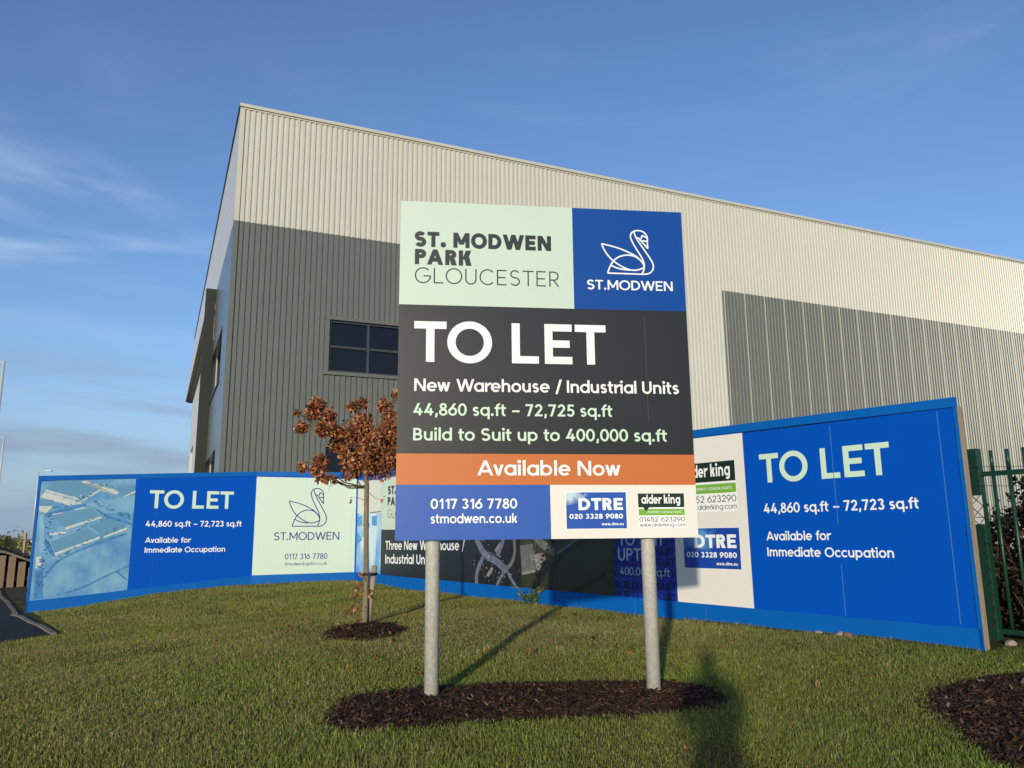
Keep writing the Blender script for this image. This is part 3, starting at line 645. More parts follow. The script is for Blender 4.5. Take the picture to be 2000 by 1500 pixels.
lettering(H1, 'TO LET', 1.919, 2.118, 3.593, 2.112, .375, .19, P_LMINT, hoard, W_)
lettering(H1, '44,860 sq.ft – 72,723 sq.ft', 1.880, 1.738, 3.794, 1.733, .120, .17, P_LWHITE, hoard, W_)
lettering(H1, 'Available for', 1.894, 1.408, 2.772, 1.402, .110, .17, P_LWHITE, hoard, W_)
lettering(H1, 'Immediate Occupation', 1.901, 1.207, 3.479, 1.200, .111, .17, P_LWHITE, hoard, W_)
p2 = quadsheet(H2, [(.004, .686), (2.19, .712), (2.19, 2.790), (.004, 2.822)], P_MINT, hoard, .0018, label='mint panel with the navy swan')
emblem(H2, .722, 1.728, .826, 1.16, .021, P_NAVY, p2, .0034)
lettering(H2, 'ST.MODWEN', .428, 1.427, 1.840, 1.428, .173, .14, P_NAVY, p2, .0034)
lettering(H2, '0117 316 7780', .678, 1.013, 1.592, 1.013, .121, .145, P_NAVY, p2, .0034)
lettering(H2, 'stmodwenlogistics.co.uk', .683, .882, 1.585, .882, .066, .13, P_NAVY, p2, .0034)
pp = quadsheet(H3, [(.01, .705), (1.155, .698), (1.155, 2.70), (.01, 2.77)], P_PICT, hoard, .0018, label='blue and white sky picture behind the sapling')
shapes(H3, [('cream', [(.02, 2.0), (1.15, 1.98), (1.15, 2.69), (.02, 2.75)], 0), ('b1', [(.03, 1.72), (.26, 1.74), (.26, 1.95), (.03, 1.93)], 0), ('b2', [(.30, 1.80), (.52, 1.80), (.52, 1.98), (.30, 1.98)], 0), ('b1', [(.30, 1.70), (.62, 1.68), (.62, 1.78), (.30, 1.79)], 0),
  ('b1', [(.72, 1.72), (.95, 1.72), (.95, 1.93), (.72, 1.93)], 0), ('b2', [(.2, 1.45), (.42, 1.5), (.40, 1.68), (.22, 1.66)], 0), ('b1', [(.03, 1.30), (.30, 1.42), (.03, 1.60)], 0), ('line', [(.62, 2.0), (1.12, 2.02)], .018)],
  dict(cream=mat('print cream', (.66, .68, .58), rough=.4), b1=mat('print map blue', (.07, .30, .58), rough=.4, var=.2, vscale=9), b2=mat('print map pale blue', (.25, .50, .68), rough=.4, var=.2, vscale=9), line=P_DARK), pp, .0024, 'map_picture')
p3 = quadsheet(H3, [(1.155, 1.632), (4.61, 1.598), (4.61, 2.72), (1.155, 2.735)], P_MINT, hoard, .0018, label='mint panel behind the letting board')
for s_, v, c, wt_ in (('ST. MODWEN', 2.37, .180, .275), ('PARK', 2.139, .175, .275), ('GLOUCESTER', 1.878, .170, .075)):
    lettering(H3, s_, 1.41, v, 1.41 + {'S': 8.63, 'P': 3.55, 'G': 9.1}[s_[0]] * c, v - .02, c, wt_, P_DARK, p3, .0034)
p4 = quadsheet(H3, [(1.155, .698), (4.612, .622), (4.61, 1.595), (1.155, 1.630)], P_HDARK, hoard, .0018, label='near black panel behind the left post')
lettering(H3, 'Three New Warehouse /', 1.349, 1.212, 4.303, 1.225, .183, .17, P_LWHITE, p4, .0034)
lettering(H3, 'Industrial Units', 1.355, .928, 1.355 + 1.588 * natw('Industrial Units', .17) / natw('Industrial Un', .17), .950, .185, .17, P_LWHITE, p4, .0034)
p5 = quadsheet(H3, [(4.614, .622), (8.118, .594), (8.14, 2.735), (4.612, 2.728)], AERM['olive'], hoard, .0018, label='dark aerial photograph of roads and fields')
shapes(H3, AER2, AERM, p5, .0024, 'aerial_picture')
p6 = quadsheet(H3, [(8.120, .594), (9.284, .588), (9.284, 2.737), (8.142, 2.735)], P_BTS, hoard, .0018, label='deep blue panel behind the right post')
for i, (v0, v1) in enumerate(((.583, .585), (.728, .738), (.895, .908), (1.047, 1.060), (1.190, 1.198), (1.338, 1.345), (1.49, 1.49), (1.64, 1.64), (1.79, 1.79), (1.94, 1.94), (2.09, 2.09), (2.24, 2.24), (2.39, 2.39), (2.54, 2.54))):
    if i == 0: v0, v1 = .600, .600
    lettering(H3, 'BUILD TO SUIT', 8.135, v0, 9.272, v1, .105, .15, P_NAVY2, p6, .0034)
for s_, u0, v, u1, c, w in (('BUILD', 8.235, 1.56, 9.06, .17, .17), ('TO SUIT', 8.235, 1.335, 9.101, .17, .17), ('UPTO', 8.213, 1.122, 8.870, .172, .17), ('400,000 sq.ft', 8.238, .921, 9.177, .108, .14)):
    lettering(H3, s_, u0, v, u1, v, c, w, P_PALE, p6, .0050)
p7 = quadsheet(H3, [(9.286, .582), (10.466, .577), (10.455, 2.728), (9.286, 2.737)], P_WHITE, hoard, .0018, label='off white panel with stacked agent logos')
logo_block(H3, 9.432, 10.320, 1.050, 1.557, p7, .0036, P_SKYLOGO2)
logo_block2(H3, 9.445, 10.315, 1.762, 2.400, p7, .0034)
lettering(H3, 'TO LET', 10.678, 2.087, 12.294, 2.089, .348, .19, P_LMINT, hoard, W_)
lettering(H3, '44,860 sq.ft – 72,723 sq.ft', 10.695, 1.723, 12.546, 1.723, .115, .17, P_LWHITE, hoard, W_)
lettering(H3, 'Available for', 10.706, 1.402, 11.535, 1.405, .103, .17, P_LWHITE, hoard, W_)
lettering(H3, 'Immediate Occupation', 10.704, 1.216, 12.234, 1.221, .104, .17, P_LWHITE, hoard, W_)

# ------------------------------------------------------------------ the warehouse
CX, CY = -8.194, 21.919
DF = (0.91244, 0.40921)
F = Frame(CX, CY, *DF)                                    # front wall, s to the right
SL = Frame(CX, CY, DF[1], -DF[0])                          # side wall: u = -s, normal points away to the left
def side(s_, z, off=0.0):                                  # s runs back along the left wall, off outwards
    return (CX - DF[1] * s_ - DF[0] * off, CY + DF[0] * s_ - DF[1] * off, z)
ware = thing('warehouse', (CX, CY, 0), label='tall grey metal clad warehouse with light upper and dark lower walls behind the hoarding', cat='warehouse')
PITCH = 1 / 6
def profile(s0, s1):
    pts = [(s0, None)]; k = math.floor(s0 / PITCH) - 1
    brk = [(0.0, 0), (0.029, 1), (0.100, 1), (0.118, 0)]
    while k * PITCH < s1:
        for b, h in brk:
            x = k * PITCH + b
            if s0 < x < s1: pts.append((x, h))
        k += 1
    pts.append((s1, None))
    def hgt(x):
        b = x % PITCH
        return 0 if b > .118 else (b / .029 if b < .029 else (1 if b < .100 else (.118 - b) / .018))
    return [(x, hgt(x)) for x, _ in pts]
DEP = .034
def corr(mb, s0, s1, z0, z1, mi=0, joints=None):
    P = profile(s0, s1); o = [F(x, z, DEP * h) for x, h in P for z in (z0, z1)]
    mb.add(o, [(2 * i, 2 * i + 2, 2 * i + 3, 2 * i + 1) for i in range(len(P) - 1)], mi)
    if joints is not None:
        k = math.ceil(s0)
        while k < s1 - .1:
            x = k + .026; mb.box((x, DEP * .3, z0 + .005), (x + .0065, DEP + .019, z1 - .005), joints, F.T()); k += 1
WZ = 10.74; TOPZ = 14.36
mb = MB(); LX = 46.0
for s0, s1, z0, z1 in ((.12, 2.75, 0, WZ), (2.75, 7.9, 0, 1.55), (2.75, 7.9, 4.20, 6.26), (2.75, 7.9, 8.10, WZ), (7.9, 9.0, 0, WZ)): corr(mb, s0, s1, z0, z1, 0)
corr(mb, 17.92, LX, 0, WZ, 0, 2)
for s0, s1, z0, z1 in ((.12, 9.0, WZ, TOPZ), (9.0, 17.92, 0, TOPZ), (17.92, LX, WZ, TOPZ)): corr(mb, s0, s1, z0, z1, 1)
link('front_wall', mb, [M_DGREY, M_LIGHT, M_JOINT], ware)
mb = MB(); mb.box((-.03, -.02, TOPZ + .04), (LX, .10, 14.50), 0, F.T()); mb.box((.10, -.02, TOPZ - .01), (LX, .050, TOPZ + .038), 0, F.T())
link('parapet_cap', mb, M_LIGHT, ware)
mb = MB(); mb.box((-.012, -.12, 0), (.13, .0345, WZ), 0, F.T()); mb.box((-.012, -.12, WZ + .002), (.13, .0345, TOPZ + .03), 1, F.T()); link('corner_trim', mb, [M_DGREY, M_LIGHT], ware)
mb = MB(); mb.box((.3, -40, 14.05), (LX, -.3, 14.30), 0, F.T()); link('roof', mb, M_ROOF, ware)
mb = MB(); mb.box((LX - .2, -40, 0), (LX, -.1, 14.3), 0, F.T()); mb.box((.6, -44.6, 0), (LX, -44.4, 12.4), 0, F.T()); link('rear_wall', mb, M_LIGHT, ware)
def front_window(s0, s1, z0, z1, mull, trans):
    mb = MB(); d = .16
    mb.box((s0 - .02, -d, z0), (s0 + .05, -.05, z1), 0, F.T()); mb.box((s1 - .05, -d, z0), (s1 + .02, -.05, z1), 0, F.T())
    mb.box((s0, -d, z1 - .06), (s1, -.055, z1), 0, F.T()); mb.box((s0, -d, z0), (s1, -.055, z0 + .06), 0, F.T())
    for m_ in mull: mb.box((m_ - .035, -d + .01, z0 + .05), (m_ + .035, -.06, z1 - .05), 0, F.T())
    for t_ in trans: mb.box((s0 + .05, -d + .012, t_ - .035), (s1 - .05, -.064, t_ + .035), 0, F.T())
    fr_ = link('window', mb, M_FRAME, ware)
    mb = MB(); mb.box((s0, -.125, z0), (s1, -.115, z1), 0, F.T()); link('pane', mb, M_GLASS, fr_)
    mb = MB()                                                       # reveal flashings
    mb.box((s0 - .16, -.30, z1), (s1 + .16, .040, z1 + .10), 0, F.T())
    mb.box((s0 - .20, -.30, z0 - .10), (s1 + .20, .052, z0), 0, F.T())
    mb.box((s0 - .165, -.30, z0 + .002), (s0 - .02, .036, z1 - .002), 0, F.T()); mb.box((s1 + .02, -.30, z0 + .002), (s1 + .165, .036, z1 - .002), 0, F.T())
    link('window_flashing', mb, M_FLASH, fr_)
front_window(2.93, 7.72, 6.38, 8.00, (4.13, 5.33, 6.53), (7.18,))
front_window(2.93, 7.72, 1.68, 4.10, (4.13, 5.33, 6.53), (3.2,))
mb = MB(); mb.box((2.7, -.6, 1.2), (8.0, -.35, 8.6), 0, F.T()); link('inner_wall', mb, M_FRAME, ware)
# left wall: flat panels, two window openings, a projecting fin, then a recessed white wall below a deep band
def sbox(mb, s0, s1, o0, o1, z0, z1, mi=0): mb.box((s0, o0, z0), (s1, o1, z1), mi, lambda s_, o, z: side(s_, z, o))
mb = MB(); w1 = (2.40, 7.30, 6.36, 8.14); w2 = (2.30, 7.30, 1.8, 4.19)
for s0, s1, z0, z1 in ((0, 2.30, 0, WZ), (2.30, 7.38, 0, w2[2]), (2.30, 7.38, w2[3], w1[2]), (2.30, 2.40, w1[2], w1[3]), (2.30, 7.38, w1[3], WZ)): sbox(mb, s0, s1, -.22, 0, z0, z1)
link('side_wall', mb, M_SMD, ware)
for s0, s1, z0, z1 in (w1, w2):
    mb = MB(); sbox(mb, s0, s1 + .08, -.20, -.16, z1 - .08, z1); sbox(mb, s0, s1 + .08, -.20, -.16, z0, z0 + .08); sbox(mb, s0, s0 + .07, -.2, -.16, z0 + .08, z1 - .08); sbox(mb, (s0 + s1) / 2, (s0 + s1) / 2 + .06, -.2, -.16, z0 + .08, z1 - .08)
    sbox(mb, s0 - .05, s1 + .05, -.05, .04, z0 - .07, z0 - .002)
    fr_ = link('window', mb, M_FRAME, ware); mb = MB(); sbox(mb, s0, s1 + .08, -.19, -.18, z0, z1); link('pane', mb, M_GLASS, fr_)
mb = MB(); SOF = 12.40
sbox(mb, 0, 13.0, -.22, .004, WZ + .002, SOF); sbox(mb, 7.62, 13.0, -.22, .003, 0, WZ); sbox(mb, 0, 31, -.22, .0045, SOF + .002, 14.40)
mb.hexa([side(31.002, SOF + .002, .0045), side(45, SOF + .002, .0045), side(45, 12.6, .0045), side(31.002, 14.40, .0045)], [side(31.002, SOF + .002, -.22), side(45, SOF + .002, -.22), side(45, 12.6, -.22), side(31.002, 14.40, -.22)])
link('side_band', mb, M_SML, ware)
mb = MB(); sbox(mb, 0, 31, -.1, .05, 14.402, 14.48); link('side_cap', mb, M_FRAME, ware)
mb = MB(); sbox(mb, 7.40, 7.62, .0055, .37, 0, 10.80); link('fin', mb, mat('fin grey', (0.024, 0.028, 0.023), rough=.5, spec=.3), ware)
mb = MB(); sbox(mb, 13.01, 45, -.75, -.225, SOF - .10, SOF - .002); sbox(mb, 13.01, 45, -.224, -.004, SOF - .05, SOF - .003); link('soffit', mb, M_SOFFIT, ware)
mb = MB()
for s0, s1, z0, z1 in ((13.01, 20, 0, SOF - .1), (20, 28.8, 0, 6.0), (20, 28.8, 9.7, SOF - .1), (28.8, 36.5, 0, SOF - .1), (36.5, 42, 8.0, SOF - .1), (42, 44, 0, SOF - .1)): sbox(mb, s0, s1, -.75, -.50, z0, z1)
link('recessed_wall', mb, M_WWALL, ware)
for s0, s1, z0, z1 in ((20, 28.8, 6.0, 9.7), (36.5, 42, 0, 8.0)):
    mb = MB(); sbox(mb, s0, s1, -.74, -.70, z1 - .1, z1); sbox(mb, s0, s1, -.74, -.70, (z0 + z1) / 2 - .05, (z0 + z1) / 2 + .05); sbox(mb, (s0 + s1) / 2 - .05, (s0 + s1) / 2 + .05, -.735, -.69, z0, z1)
    fr_ = link('window', mb, M_FRAME, ware); mb = MB(); sbox(mb, s0, s1, -.73, -.72, z0, z1); link('pane', mb, M_GLASS, fr_)
mb = MB(); mb.tube([side(6.6, 8.7, .05), side(6.6, 9.5, .05)], .02, 8); mb.tube([side(6.6, 9.75, .05), side(6.6, 10.0, .05)], .02, 8); mb.box((6.55, .0045, 8.6), (6.65, .06, 8.7), 0, lambda s_, o, z: side(s_, z, o))
link('wall_fitting', mb, M_EDGE, ware)

# ------------------------------------------------------------------ oak sapling still holding its brown leaves
def leaf_cloud(name, spots, size, cols, m, parent, seed=1, droop=0.5, gain=1.0, **pr):
    g = np.random.default_rng(seed); V = []; Fc = []; C = []
    shape = np.array([(0, 0, 0), (-.22, .25, .05), (-.30, .55, .03), (-.20, .78, -.02), (0, 1, -.10), (.20, .78, -.02), (.30, .55, .03), (.22, .25, .05), (0, .5, -.04)])
    tri = [(0, 8, 1), (1, 8, 2), (2, 8, 3), (3, 8, 4), (4, 8, 5), (5, 8, 6), (6, 8, 7), (7, 8, 0)]
    for (cx, cy, cz, r, n) in spots:
        for _ in range(n):
            d = g.normal(size=3); d /= np.linalg.norm(d); p = np.array((cx, cy, cz)) + d * r * g.random() ** 0.45
            ax = g.normal(size=3) + d * .8 - np.array((0, 0, droop)); ax /= np.linalg.norm(ax)
            nrm = np.cross(ax, g.normal(size=3)); nrm /= np.linalg.norm(nrm); bi = np.cross(ax, nrm)
            L = size * g.uniform(.65, 1.25); curl = g.uniform(-.5, .9)
            o = len(V)
            sh = shape.copy(); sh[:, 2] += curl * (sh[:, 0] ** 2) * 2 - curl * .25 * sh[:, 1] ** 2
            V.extend((p + (sh[:, 0:1] * bi + sh[:, 1:2] * ax + sh[:, 2:3] * nrm) * L).tolist()); Fc.extend([tuple(i + o for i in t) for t in tri])
            c = np.array(cols[g.integers(len(cols))]) * g.uniform(.7, 1.3) * gain; C.extend([c] * 9)
    mb = MB(); mb.v = V; mb.f = Fc; mb.m = [0] * len(Fc); o = link(name, mb, m, parent, **pr); set_colors(o, np.array(C)); return o
TX, TY = -1.91, 10.38; TZ = gz(TX, TY)
tree = thing('oak_sapling', (TX, TY, TZ), label='young oak with dry brown leaves in a mulch ring left of the letting board', cat='tree')
mb = MB()
tp = [(TX, TY, TZ - .1), (TX, TY, TZ), (TX + .01, TY, .9), (TX - .005, TY, 1.5), (TX - .01, TY - .02, 2.1), (TX - .02, TY - .02, 2.4), (TX + .02, TY, 2.75), (TX - .02, TY - .02, 3.1), (TX + .0, TY - .02, 3.62)]
mb.tube(smooth2(tp, 1) if False else tp, [.046, .041, .036, .033, .031, .026, .018, .011, .004], 12)
trunk = link('trunk', mb, M_BARK, tree, smooth=True)
cl = [(-2.53, 3.10, .17, 170), (-2.74, 2.98, .11, 50), (-2.88, 3.14, .05, 12), (-2.36, 2.90, .14, 110), (-2.06, 2.78, .24, 340), (-1.78, 2.62, .24, 280), (-2.08, 2.46, .19, 200), (-1.55, 2.86, .19, 160), (-1.64, 3.22, .14, 110),
  (-1.58, 3.46, .07, 30), (-2.10, 3.26, .11, 80), (-1.98, 3.03, .10, 50), (-2.62, 2.44, .13, 110), (-2.76, 2.38, .07, 30), (-2.50, 2.26, .07, 26), (-2.36, 2.20, .06, 20), (-1.22, 2.9, .22, 160), (-1.36, 2.46, .20, 140), (-1.05, 3.15, .14, 70), (-2.2, 2.33, .08, 30), (-1.95, 2.58, .26, 330), (-2.22, 2.68, .18, 170), (-1.62, 2.74, .2, 190), (-1.9, 2.36, .12, 110)]
g = np.random.default_rng(5); spots = []; mb = MB()
for x, z, r, n in cl:
    y = TY + g.normal() * .16; k = max(2, n // 45)
    for _ in range(k):
        q = g.normal(size=3) * r * .45; spots.append((x + q[0], y + q[1], z + q[2], r * .62, int(3.9 * n) // k))
    zb = min(2.5, max(2.15, z - .45)) + g.uniform(-.05, .1)
    p0 = Vector((TX - .01, TY, zb)); p3_ = Vector((x, y, z)); p1 = p0.lerp(p3_, .4) + Vector((0, 0, -.06 if z < 2.6 else .02)); p2_ = p0.lerp(p3_, .75) + Vector((g.normal() * .03, 0, .0))
    mb.tube([p0, p1, p2_, p3_], [.013, .009, .006, .003], 6)
    for _ in range(7):
        q = Vector(g.normal(size=3) * r * .8); mb.tube([p2_, p3_ + q * .5, p3_ + q], [.004, .003, .0015], 5)
for z, dx, dz in ((.80, -.10, .05), (.56, -.16, .0), (.48, -.06, -.03), (1.95, -.22, .05), (2.08, .22, -.12), (.62, .06, -.02)):
    p0 = Vector((TX, TY - .03, z)); mb.tube([p0, p0 + Vector((dx * .5, -.03, dz * .8)), p0 + Vector((dx, -.04, dz))], [.004, .003, .0015], 5)
spots += [(TX - .09, TY - .06, .86, .07, 16), (TX - .05, TY - .06, .98, .05, 10), (TX - .15, TY - .06, .60, .07, 18), (TX - .10, TY - .06, .74, .05, 8), (TX - .05, TY - .06, .46, .04, 6), (TX - .23, TY - .04, 1.97, .03, 4), (TX + .07, TY - .05, .8, .04, 6), (TX + .2, TY - .05, 1.98, .03, 2)]
link('branch', mb, M_TWIG, tree, smooth=True)
LC = [srgb('96603f'), srgb('824c30'), srgb('a26e46'), srgb('6e4029'), srgb('b5845a'), srgb('7c4f38'), srgb('5a3424')]
leaf_cloud('crown', spots, .053, LC, M_LEAF, tree, 3, gain=1.35)
stake = thing('tree_stake', (-1.80, 10.36, gz(-1.8, 10.36)), label='short wooden stake with black tie beside the oak sapling trunk', cat='stake')
mb = MB(); mb.tube([(-1.905, 10.49, .1), (-1.805, 10.42, 1.12)], .034, 12); link('timber_stake', mb, M_TIMBER, stake, smooth=True)
mb = MB(); cpts = [(TX - .047, 10.37), (TX, 10.326), (TX + .06, 10.34), (-1.80, 10.372), (-1.762, 10.42), (-1.80, 10.472), (TX + .05, 10.46), (TX - .03, 10.43), (TX - .047, 10.37)]
for (ax_, ay_), (bx_, by_) in zip(cpts[:-1], cpts[1:]):
    mb.hexa([(ax_, ay_, 1.00), (bx_, by_, 1.00), (bx_, by_, 1.035), (ax_, ay_, 1.035)], [(ax_ * 1.002 , ay_ + .004, 1.00), (bx_ * 1.002, by_ + .004, 1.00), (bx_ * 1.002, by_ + .004, 1.035), (ax_ * 1.002, ay_ + .004, 1.035)])
link('tie', mb, M_RUBBER, stake)

# ------------------------------------------------------------------ mulch beds
SB = [(-1.29, 5.66), (-1.36, 6.03), (-1.28, 6.37), (-1.07, 6.51), (-0.73, 6.66), (-0.03, 6.8), (0.62, 6.9), (1.26, 6.91), (1.58, 6.65), (1.63, 6.23), (1.43, 5.99), (1.06, 5.87), (0.51, 5.75), (-0.02, 5.7), (-0.54, 5.57), (-1.02, 5.42), (-1.18, 5.44)]
RB = [(2.94, 6.0), (3.21, 6.36), (3.59, 6.65), (4.02, 6.8), (4.62, 6.82), (4.23, 5.54), (2.93, 4.24), (2.81, 4.52), (2.66, 4.72), (2.73, 5.06), (2.82, 5.45)]
TB = [(-2.29, 9.87), (-2.23, 10.3), (-1.94, 10.56), (-1.53, 10.41), (-1.32, 9.9), (-1.44, 9.37), (-1.67, 9.11), (-2.02, 9.37)]
def inside(poly, x, y):
    c = np.zeros(len(x), bool); j = len(poly) - 1
    for i in range(len(poly)):
        xi, yi = poly[i]; xj, yj = poly[j]
        with np.errstate(divide='ignore', invalid='ignore'):
            c ^= ((yi > y) != (yj > y)) & (x < (xj - xi) * (y - yi) / (yj - yi + 1e-12) + xi)
        j = i
    return c
def edge_dist(poly, x, y):
    d = np.full(len(x), 1e9)
    for (x0, y0), (x1, y1) in zip(poly, poly[1:] + poly[:1]):
        dx, dy = x1 - x0, y1 - y0; t = np.clip(((x - x0) * dx + (y - y0) * dy) / (dx * dx + dy * dy), 0, 1)
        d = np.minimum(d, np.hypot(x - x0 - t * dx, y - y0 - t * dy))
    return d
MC = np.array([(.042, .022, .013), (.064, .032, .018), (.030, .016, .010), (.095, .050, .028), (.018, .010, .008), (.18, .12, .08)])
def mulch(poly, seed, nchip, height, csize, holes, label):
    g = np.random.default_rng(seed); xs = [p[0] for p in poly]; ys = [p[1] for p in poly]
    st = .035; gxx, gyy = np.meshgrid(np.arange(min(xs) - .1, max(xs) + .1, st), np.arange(min(ys) - .1, max(ys) + .1, st)); sh = gxx.shape
    x = gxx.ravel() + g.normal(size=gxx.size) * .006; y = gyy.ravel() + g.normal(size=gxx.size) * .006
    ins = inside(poly, x, y); d = edge_dist(poly, x, y) * np.where(ins, 1, -1) + g.normal(size=len(x)) * .012
    zb = ground_z(x, y); bump = g.random(len(x)) * .020
    z = zb + np.clip(d / .16, -1, 1) * height * .6 + np.clip(d / .5, 0, 1) * height * .4 + bump * (d > 0) - .004
    mb = MB(); mb.v = list(zip(x.tolist(), y.tolist(), z.tolist())); W = sh[1]; ok = (d > -.05)
    for i in range(sh[0] - 1):
        for j in range(W - 1):
            q = (i * W + j, i * W + j + 1, (i + 1) * W + j + 1, (i + 1) * W + j)
            if all(ok[k] for k in q): mb.f.append(q)
    cols = [MC[k] for k in g.integers(0, 5, len(mb.v))]
    px = g.uniform(min(xs), max(xs), nchip * 2); py = g.uniform(min(ys), max(ys), nchip * 2)
    dd = edge_dist(poly, px, py) * np.where(inside(poly, px, py), 1, -1); sel = dd > g.normal(size=len(px)) * .05 - .01; px, py, dd = px[sel][:nchip], py[sel][:nchip], dd[sel][:nchip]
    pz = ground_z(px, py) + np.clip(dd / .16, 0, 1) * height * .6 + np.clip(dd / .5, 0, 1) * height * .4 + g.uniform(.004, .022, len(px))
    for i in range(len(px)):
        L = csize * g.uniform(.4, 1.5); w = L * g.uniform(.12, .35); a_ = g.uniform(0, 6.283); t = g.normal() * .35; t2 = g.normal() * .5
        ux = np.array((math.cos(a_) * math.cos(t), math.sin(a_) * math.cos(t), math.sin(t))); vx = np.array((-math.sin(a_) * math.cos(t2), math.cos(a_) * math.cos(t2), math.sin(t2)))
        c = np.array((px[i], py[i], pz[i])); o = len(mb.v); n = np.cross(ux, vx) * w * .3
        for p in (c - ux * L / 2 - vx * w / 2, c + ux * L / 2 - vx * w * .4, c + ux * L * .45 + vx * w / 2, c - ux * L * .4 + vx * w / 2, c + n): mb.v.append(tuple(p))
        mb.f += [(o, o + 1, o + 4), (o + 1, o + 2, o + 4), (o + 2, o + 3, o + 4), (o + 3, o, o + 4)]
        cc = MC[g.choice(6, p=(.27, .23, .18, .16, .12, .04))] * g.uniform(.7, 1.3); cols += [cc] * 5
    mb.m = [0] * len(mb.f); o = link('mulch_bed', mb, M_MULCH, kind='structure'); set_colors(o, np.array(cols)); return o
mulch(SB, 21, 11000, .028, .050, None, ''); mulch(RB, 22, 7000, .02, .055, None, ''); mulch(TB, 23, 2200, .035, .06, None, '')

# ------------------------------------------------------------------ path, edging and planting bed on the left
def ground_sheet(name, poly, m, lift, kind='structure', step=.5):
    bm = bmesh.new(); vs_ = [bm.verts.new((x, y, 0)) for x, y in poly]; bm.faces.new(vs_)
    xs = [p[0] for p in poly]; ys = [p[1] for p in poly]
    for ax_, lo, hi in ((0, min(xs), max(xs)), (1, min(ys), max(ys))):
        t = lo + step
        while t < hi:
            co = (t, 0, 0) if ax_ == 0 else (0, t, 0); no = (1, 0, 0) if ax_ == 0 else (0, 1, 0)
            bmesh.ops.bisect_plane(bm, geom=bm.verts[:] + bm.edges[:] + bm.faces[:], plane_co=co, plane_no=no); t += step
    for v in bm.verts: v.co.z = gz(v.co.x, v.co.y) + lift
    bmesh.ops.recalc_face_normals(bm, faces=bm.faces)
    for f in bm.faces:
        if f.normal.z < 0: f.normal_flip()
    me = bpy.data.meshes.new(name); bm.to_mesh(me); bm.free(); me.materials.append(m); o = bpy.data.objects.new(name, me); COL.objects.link(o); o['kind'] = kind; return o
PATHP = [(-9.26, 15.30), (-6.76, 12.01), (-7.04, 11.18), (-7.9, 9.6), (-11.5, 4.5), (-20, 10), (-22, 33), (-12.79, 20.13)]
ground_sheet('path', PATHP, M_ASPH, .012)
ground_sheet('planting_bed', [(-9.15, 15.75), (-12.9, 20.6), (-21.5, 33.5), (-24, 45), (-10, 45), (-8.8, 17.0)], M_SOIL, .014, step=1.0)
def edging(name, pts, w, h, label):
    mb = MB()
    for (x0, y0), (x1, y1) in zip(pts[:-1], pts[1:]):
        l = math.hypot(x1 - x0, y1 - y0); n = max(1, int(l / .92)); ux, uy = (x1 - x0) / l, (y1 - y0) / l
        for k in range(n):
            a_, b_ = k * l / n + .004, (k + 1) * l / n - .004; P = []
            for t, sgn in ((a_, 1), (b_, 1), (b_, -1), (a_, -1)):
                P.append((x0 + ux * t - uy * w / 2 * sgn, y0 + uy * t + ux * w / 2 * sgn))
            zz = [gz(*p) for p in P]; mb.hexa([(*P[i], zz[i] - .1) for i in range(4)][::-1], [(*P[i], zz[i] + h) for i in range(4)][::-1])
    return setprops(link(name, mb, M_EDGE), kind='structure')
edging('path_edging', [(-9.40, 15.22), (-6.74, 11.95)], .07, .035, ''); edging('path_edging', [(-21.0, 32.6), (-12.85, 20.25), (-9.45, 15.40)], .07, .03, ''); edging('path_edging', [(-16, 14.4), (-9.45, 14.95)], .06, .018, '')
wall = thing('timber_retaining_wall', (-14.6, 24.5, .1), label='low retaining wall of upright timber sleepers beyond the left end of the hoarding', cat='retaining wall')
g = np.random.default_rng(3); A_, B_ = Vector((-14.55, 24.55)), Vector((-19.0, 21.85)); L_ = (B_ - A_).length; d = (B_ - A_).normalized(); n = Vector((d.y, -d.x))
rise = lambda s_: .10 + min(.40 * s_, .50); s_ = 0.0
while s_ < L_ - .2:
    w = .20 + g.normal() * .014; p = A_ + d * s_; zt = rise(s_) + .62 + g.normal() * .02; zb = min(rise(s_) - .3, 0) - .1; th_ = .07 + g.normal() * .008; mb = MB()
    P = [p - n * th_, p + n * .06, p + d * w + n * .06, p + d * w - n * th_]; mb.hexa([(*q, zb) for q in P], [(*q, zt) for q in P]); link('timber', mb, M_TIMBER2, wall, bevel=.012); s_ += w + .07 + abs(g.normal()) * .01
for k in range(6):
    s0, s1 = k * L_ / 6, (k + 1) * L_ / 6 - .01; P = [A_ + d * s0 - n * .11, A_ + d * s1 - n * .11, A_ + d * s1 + n * .12, A_ + d * s0 + n * .12]; z_ = [rise(s0), rise(s1), rise(s1), rise(s0)]; mb = MB()
    mb.hexa([(*P[i], z_[i] + .65) for i in range(4)], [(*P[i], z_[i] + .72) for i in range(4)]); link('coping', mb, M_EDGE, wall)
mb = MB(); ns, no_ = 24, 16                                    # raised soil behind the wall
for i in range(ns + 1):
    for j in range(no_ + 1):
        s_, o_ = -2.2 + i * (L_ + 2.2) / ns, .05 + j * .5; q = A_ + d * s_ + n * o_; e_ = max(0, min(1, (s_ + 1.6) / 1.6)); mb.v.append((q.x, q.y, (rise(max(s_, 0)) + .70) * e_ * max(0, 1 - max(0, o_ - 4) / 4) + .05 * math.sin(3 * s_ + 2 * o_)))
for i in range(ns):
    for j in range(no_): k = i * (no_ + 1) + j; mb.f.append((k, k + no_ + 1, k + no_ + 2, k + 1))
mb.m = [0] * len(mb.f); link('planting_bed', mb, M_SOIL, smooth=True, kind='structure')
YC = [srgb('a3a05a'), srgb('7f8a45'), srgb('c0b878'), srgb('6c7a3a')]
